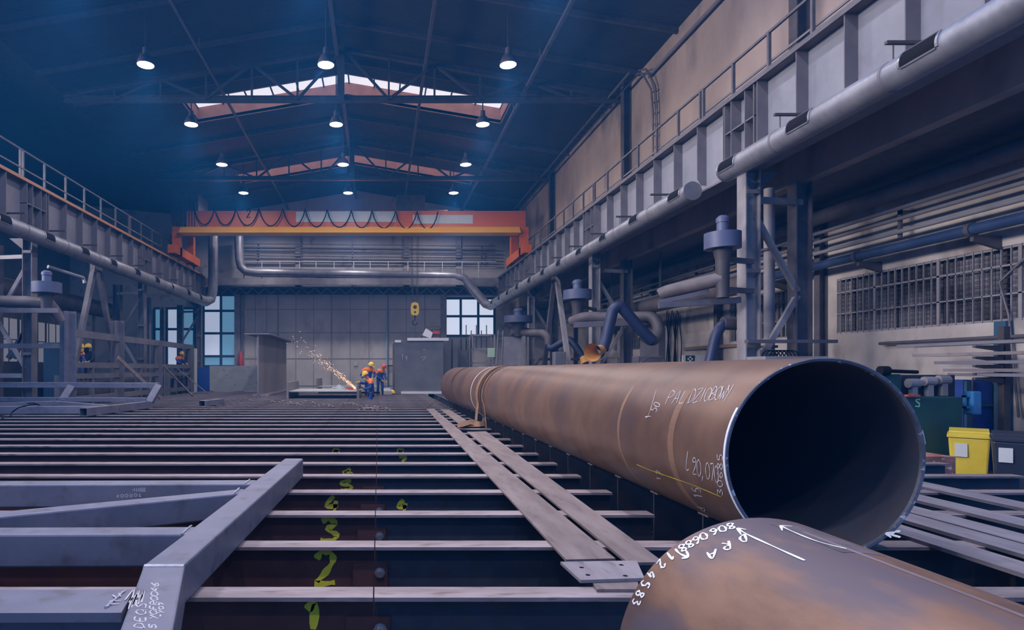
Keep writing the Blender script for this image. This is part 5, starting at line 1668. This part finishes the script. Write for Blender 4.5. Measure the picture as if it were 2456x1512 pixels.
def person(base, J, lab, helmet, vest=True, cloth=NAVY, mask=False, s=1.0):
    """J: joints in metres from base (x across, y depth, z up)"""
    t = empty('person', base, lab, 'person', 'workers in blue and orange workwear')
    B = Vector(base)
    g = {k: B + Vector(v) * s for k, v in J.items()}
    face = Vector(J['face']).normalized()
    hd = g['head']
    lerp = lambda a, b, f_: g[a].lerp(g[b], f_)
    V, E = [], []

    def av(p_, r_, par=None):
        V.append((p_, r_))
        if par is not None:
            E.append((par, len(V) - 1))
        return len(V) - 1
    pel = av(g['pelvis'], (0.13, 0.10))
    ch = av(g['chest'], (0.15, 0.11), av(g['pelvis'].lerp(g['chest'], 0.5), (0.12, 0.1), pel))
    nk = av(g['neck'], 0.055, ch)
    h1 = av(hd - Vector((0, 0, 0.06)), 0.078, nk)
    av(hd + Vector((0, 0, 0.05)), 0.085, h1)
    av(hd - Vector((0, 0, 0.04)) + face * 0.085, 0.03, h1)
    hands = []
    for sd in ('l', 'r'):
        sh = av(g['sh' + sd], 0.058, ch)
        el = av(g['el' + sd], 0.042, sh)
        wr = av(g['ha' + sd], 0.028, el)
        hp = av(g['hip' + sd], 0.085, pel)
        kn = av(g['kn' + sd], 0.058, hp)
        an = av(g['an' + sd], 0.04, kn)
        av(g['to' + sd], 0.04, an)
    skinmesh('body', V, E, SKIN, t)
    V, E = [], []
    p0 = av(g['pelvis'] - Vector((0, 0, 0.12)), (0.165, 0.135))
    mid = av(g['pelvis'].lerp(g['chest'], 0.5), (0.155, 0.13), p0)
    ch = av(g['chest'], (0.18, 0.135), mid)
    av(g['chest'].lerp(g['neck'], 0.75), 0.085, ch)
    for sd in ('l', 'r'):
        a = av(g['sh' + sd], 0.085, ch)
        a = av(lerp('sh' + sd, 'el' + sd, 0.5), 0.075, a)
        a = av(g['el' + sd], 0.066, a)
        av(lerp('el' + sd, 'ha' + sd, 0.88), 0.052, a)
    tag(skinmesh('jacket', V, E, cloth, t), 'blue work jacket' if cloth is NAVY else 'dark work jacket')
    V, E = [], []
    p0 = av(g['pelvis'], (0.15, 0.125))
    for sd in ('l', 'r'):
        a = av(g['hip' + sd], 0.105, p0)
        a = av(lerp('hip' + sd, 'kn' + sd, 0.5), 0.095, a)
        a = av(g['kn' + sd], 0.078, a)
        av(lerp('kn' + sd, 'an' + sd, 0.9), 0.065, a)
    skinmesh('trousers', V, E, cloth, t)
    for sd in ('l', 'r'):
        V, E = [], []
        a = av(lerp('kn' + sd, 'an' + sd, 0.85), 0.06)
        a = av(g['an' + sd], 0.062, a)
        av(g['to' + sd], 0.052, a)
        skinmesh('boot', V, E, BLACK, t)
        d = (g['ha' + sd] - g['el' + sd]).normalized()
        side = d.cross(Vector((0, 0, 1)))
        side = side.normalized() if side.length > 0.01 else Vector((0, 1, 0))
        up = side.cross(d)
        V, E = [], []
        a = av(g['ha' + sd] - d * 0.03, 0.042)
        pm = av(g['ha' + sd] + d * 0.05, (0.048, 0.03), a)
        for f_ in range(4):
            off = side * (f_ - 1.5) * 0.021
            k1 = av(g['ha' + sd] + d * (0.09 + 0.008 * (1 if f_ in (1, 2) else 0)) + off, 0.011, pm)
            k2 = av(g['ha' + sd] + d * 0.125 + off - up * 0.02, 0.0105, k1)
            av(g['ha' + sd] + d * 0.13 + off - up * 0.05, 0.009, k2)
        k1 = av(g['ha' + sd] + d * 0.03 + side * 0.055 - up * 0.01, 0.012, a)
        av(g['ha' + sd] + d * 0.075 + side * 0.062 - up * 0.03, 0.011, k1)
        tag(skinmesh('glove', V, E, GLOVE, t, sub=1), 'tan work glove')
    if vest:
        cn = g['chest'].lerp(g['neck'], 0.38)
        out = lambda sd, f_: g['sh' + sd].lerp(g['el' + sd], f_)
        my = MB()
        my.tube([out('l', 0.42), out('l', 0.15), g['shl'].lerp(cn, 0.25), cn.lerp(g['shl'], 0.35), cn, cn.lerp(g['shr'], 0.35), g['shr'].lerp(cn, 0.25), out('r', 0.15), out('r', 0.42)], 0.1, 14, True,
                [0.088, 0.102, 0.115, 0.132, 0.138, 0.132, 0.115, 0.102, 0.088])
        my.tube([cn, g['chest'].lerp(g['neck'], 0.72), g['chest'].lerp(g['neck'], 0.85)], 0.1, 14, True, [0.13, 0.095, 0.075])
        tag(my.build('yoke', VEST, t, True), 'orange shoulder yoke')
    # helmet
    up = (hd - g['neck']).normalized()
    up = (up + Vector((0, 0, 0.6))).normalized()
    rot = Vector((0, 0, 1)).rotation_difference(up).to_matrix()
    mb_ = MB()
    n = 20
    prof = [(0.0, 0.150), (0.06, 0.143), (0.105, 0.115), (0.132, 0.07), (0.14, 0.02), (0.142, -0.005), (0.132, -0.005)]
    mb_.lathe((0, 0, 0), prof, n)
    fd = rot.inverted() @ face
    fd.z = 0
    fd.normalize()
    sdv = Vector((-fd.y, fd.x, 0))
    mb_.prism([sdv * 0.125 + fd * 0.04, fd * 0.2 + sdv * 0.07, fd * 0.215, fd * 0.2 - sdv * 0.07, -sdv * 0.125 + fd * 0.04], (0, 0, 0.012))
    mb_.tube([fd * -0.13 + Vector((0, 0, 0.03)), fd * -0.1 + Vector((0, 0, 0.125)), Vector((0, 0, 0.158)), fd * 0.1 + Vector((0, 0, 0.125)), fd * 0.135 + Vector((0, 0, 0.03))], 0.014, 6)
    mb_.v = [tuple(hd + up * 0.045 + rot @ (Vector(v) * 1.1)) for v in mb_.v]
    mb_.build('helmet', helmet, t, True)
    # eyes and ears
    mb_ = MB()
    fs_ = Vector((-face.y, face.x, 0)).normalized()
    for sg in (-1, 1):
        mb_.lathe(hd + face * 0.082 + fs_ * sg * 0.032 + Vector((0, 0, 0.0)), [(0, -0.008), (0.009, 0), (0, 0.008)], 8)
    mb_.build('eye', BLACK, t)
    mb_ = MB().tube([hd - Vector((0, 0, 0.085)) + face * 0.085 - fs_ * 0.022, hd - Vector((0, 0, 0.088)) + face * 0.092, hd - Vector((0, 0, 0.085)) + face * 0.085 + fs_ * 0.022], 0.006, 5)
    mb_.build('mouth', mat('lip', (0.35, 0.13, 0.1), rough=0.6), t)
    mb_ = MB()
    for sg in (-1, 1):
        mb_.lathe(hd + fs_ * sg * 0.088 - Vector((0, 0, 0.03)), [(0, -0.03), (0.018, -0.01), (0.02, 0.012), (0, 0.03)], 8)
    mb_.build('ear', SKIN, t, True)
    if mask:
        mb_ = MB().lathe(hd + face * 0.1 - Vector((0, 0, 0.06)), [(0, -0.1), (0.09, -0.09), (0.11, 0.0), (0.1, 0.08), (0, 0.09)], 14)
        tag(mb_.build('welding_mask', YEL if helmet is HELY and mask == 1 else BLACK, t, True), 'welding mask')
    return t


# kneeling grinder, facing left
b = (-0.5, 27.93, 0.0)
person(b, dict(pelvis=(0.16, 0.0, 0.27), chest=(0.17, -0.02, 0.74), neck=(0.02, -0.02, 0.97), head=(-0.09, -0.04, 1.10), face=(-0.8, -0.3, -0.5),
               shl=(0.14, -0.21, 0.84), shr=(0.06, 0.18, 0.88), ell=(0.14, -0.32, 0.53), elr=(-0.17, 0.2, 0.72), hal=(-0.28, -0.22, 0.46), har=(-0.4, 0.02, 0.78),
               hipl=(0.15, -0.1, 0.2), hipr=(0.15, 0.1, 0.2), knl=(0.06, -0.12, -0.26), knr=(0.1, 0.12, -0.26), anl=(0.16, -0.12, -0.67), anr=(0.2, 0.12, -0.67), tol=(0.0, -0.13, -0.705), tor=(0.05, 0.13, -0.705)),
       'person in yellow helmet standing low between the beams, grinding a girder and throwing sparks', HELY)
t = empty('angle_grinder', (-0.93, 27.95, 0.5), 'small dark angle grinder held against the girder flange', 'grinder')
MB().tube([(-0.68, 27.95, 0.48), (-0.9, 27.98, 0.62)], 0.035, 10).build('grinder_body', DARK, t, True)
MB().lathe((-0.93, 27.98, 0.62), [(0, -0.02), (0.07, -0.02), (0.07, 0.0), (0, 0)], 14, 'X').build('disc', GALVX, t)
STAND = dict(hipl=(-0.1, -0.03, 0.88), hipr=(0.1, 0.03, 0.88), knl=(-0.11, -0.04, 0.47), knr=(0.12, 0.0, 0.47), anl=(-0.12, 0.02, 0.08), anr=(0.13, 0.04, 0.08), tol=(-0.12, -0.16, 0.04), tor=(0.15, -0.14, 0.04), pelvis=(0, 0, 0.94))
person((-0.52, 31.0, 0.0), dict(STAND, chest=(0.02, -0.05, 1.28), neck=(0.06, -0.08, 1.45), head=(0.12, -0.12, 1.55), face=(0.7, -0.5, -0.5),
       shl=(-0.2, -0.06, 1.38), shr=(0.24, -0.04, 1.36), ell=(-0.4, -0.02, 1.06), elr=(0.34, -0.1, 1.08), hal=(-0.2, -0.16, 0.92), har=(0.22, -0.28, 0.95)),
       'standing person in yellow helmet with hand on hip behind the grinding worker', HELY)
person((0.08, 32.0, 0.0), dict(STAND, chest=(0.03, -0.04, 1.22), neck=(0.1, -0.08, 1.37), head=(0.17, -0.1, 1.46), face=(0.8, -0.3, -0.5),
       shl=(-0.16, -0.08, 1.3), shr=(0.2, 0.02, 1.28), ell=(-0.1, -0.16, 0.98), elr=(0.28, -0.08, 1.0), hal=(0.1, -0.24, 0.82), har=(0.34, -0.2, 0.78)),
       'standing person in red helmet looking down beside the dark box section', HELR)
c_ = W(186, 830, 27)
person((c_.x, 27.0, 0.85), dict(STAND, chest=(0.05, -0.05, 1.2), neck=(0.12, -0.08, 1.36), head=(0.16, -0.1, 1.5), face=(0.8, -0.5, -0.4),
       shl=(-0.16, -0.1, 1.28), shr=(0.22, -0.02, 1.26), ell=(-0.1, -0.2, 0.98), elr=(0.34, -0.14, 1.0), hal=(0.2, -0.3, 0.86), har=(0.48, -0.24, 0.86)),
       'person in yellow welding hood bent over work behind the jig frame', HELY, True, NAVY, 1)
c_ = W(212, 825, 28.5)
person((c_.x, 28.5, 0.85), dict(STAND, chest=(0.0, -0.05, 1.26), neck=(0.02, -0.08, 1.42), head=(0.04, -0.1, 1.54), face=(-0.4, -0.8, -0.4),
       shl=(-0.22, -0.06, 1.34), shr=(0.22, -0.06, 1.34), ell=(-0.28, -0.16, 1.02), elr=(0.3, -0.16, 1.02), hal=(-0.12, -0.34, 0.9), har=(0.2, -0.34, 0.9)),
       'person in dark clothes and respirator mask behind the jig frame', HELY, False, NAVYD, 2)
c_ = W(431, 850, 36.9)
person((c_.x, 36.9, 0.85), dict(STAND, chest=(0.0, -0.05, 1.16), neck=(0.08, -0.06, 1.32), head=(0.14, -0.08, 1.43), face=(0.85, -0.3, -0.4),
       shl=(-0.14, -0.12, 1.24), shr=(0.16, 0.06, 1.24), ell=(-0.04, -0.22, 0.94), elr=(0.24, 0.06, 0.95), hal=(0.24, -0.2, 0.86), har=(0.42, 0.02, 0.88)),
       'person in orange-shouldered workwear at the far end of the jig frame', HELY)
p_ = W(941, 930, 33.5)
tag(MB().lathe((p_.x, 33.5, 0.06), [(0.17, 0), (0.16, 0.05), (0.12, 0.14), (0.05, 0.19), (0, 0.2)], 16).build('hard_hat', HELY, None, True), 'loose yellow hard hat on the beams by the dark box section', 'helmet')
p_ = W(927, 936, 33.2)
tag(MB().box(p_.x - 0.35, p_.x + 0.3, 33.1, 33.5, 0, 0.2).prism([(p_.x - 0.3, 33.1, 0.2), (p_.x + 0.3, 33.1, 0.2), (p_.x + 0.15, 33.2, 0.38), (p_.x - 0.2, 33.2, 0.32)], (0, 0.3, 0)).build('cloth_bundle', MARKC), 'pale bundle on the beams next to the loose hard hat', 'bundle')
# sparks
g = MB()
o_, e_ = W(853, 933, 27.9), W(745, 838, 27.9)
for k in range(250):
    u = random.random() ** 1.7
    if k % 5 == 0:
        u = random.uniform(0.3, 1.45)
    spread = 0.02 + 0.15 * u
    c0 = o_.lerp(e_, u)
    d = (e_ - o_).normalized()
    perp = Vector((d.z, 0, -d.x))
    c0 = c0 + perp * random.gauss(0, spread) + Vector((0, random.uniform(-0.5, 0.4) * u, -0.12 * u * u))
    L_ = random.uniform(0.02, 0.10) * (1.2 - 0.5 * min(u, 1.3))
    r_ = random.uniform(0.0035, 0.0075)
    dd = (d + perp * random.gauss(0, 0.12)).normalized()
    g.tube([c0, c0 + dd * L_ * 0.5, c0 + dd * L_], r_, 4, True, [r_ * 0.4, r_, r_ * 0.5])
tag(g.build('sparks', SPARK), 'spray of orange grinding sparks flying up to the left', 'sparks', None, 'stuff')

# ================================================================== HAZE
for z0, z1, dens, lab in ((-1.2, 8.6, 0.002, 'thin bluish air haze over the floor of the hall'), (8.601, 19, 0.0065, 'denser blue welding haze gathered under the roof')):
    hm = bpy.data.materials.new('shop_haze')
    hm.use_nodes = True
    nt = hm.node_tree
    nt.nodes.clear()
    out = nt.nodes.new('ShaderNodeOutputMaterial')
    vs_ = nt.nodes.new('ShaderNodeVolumeScatter')
    vs_.inputs['Color'].default_value = (0.03, 0.36, 1.0, 1)
    vs_.inputs['Density'].default_value = dens
    nt.links.new(vs_.outputs[0], out.inputs['Volume'])
    tag(MB().box(-30, 16, -9, 49, z0, z1).build('haze', hm), lab, 'haze', None, 'stuff')
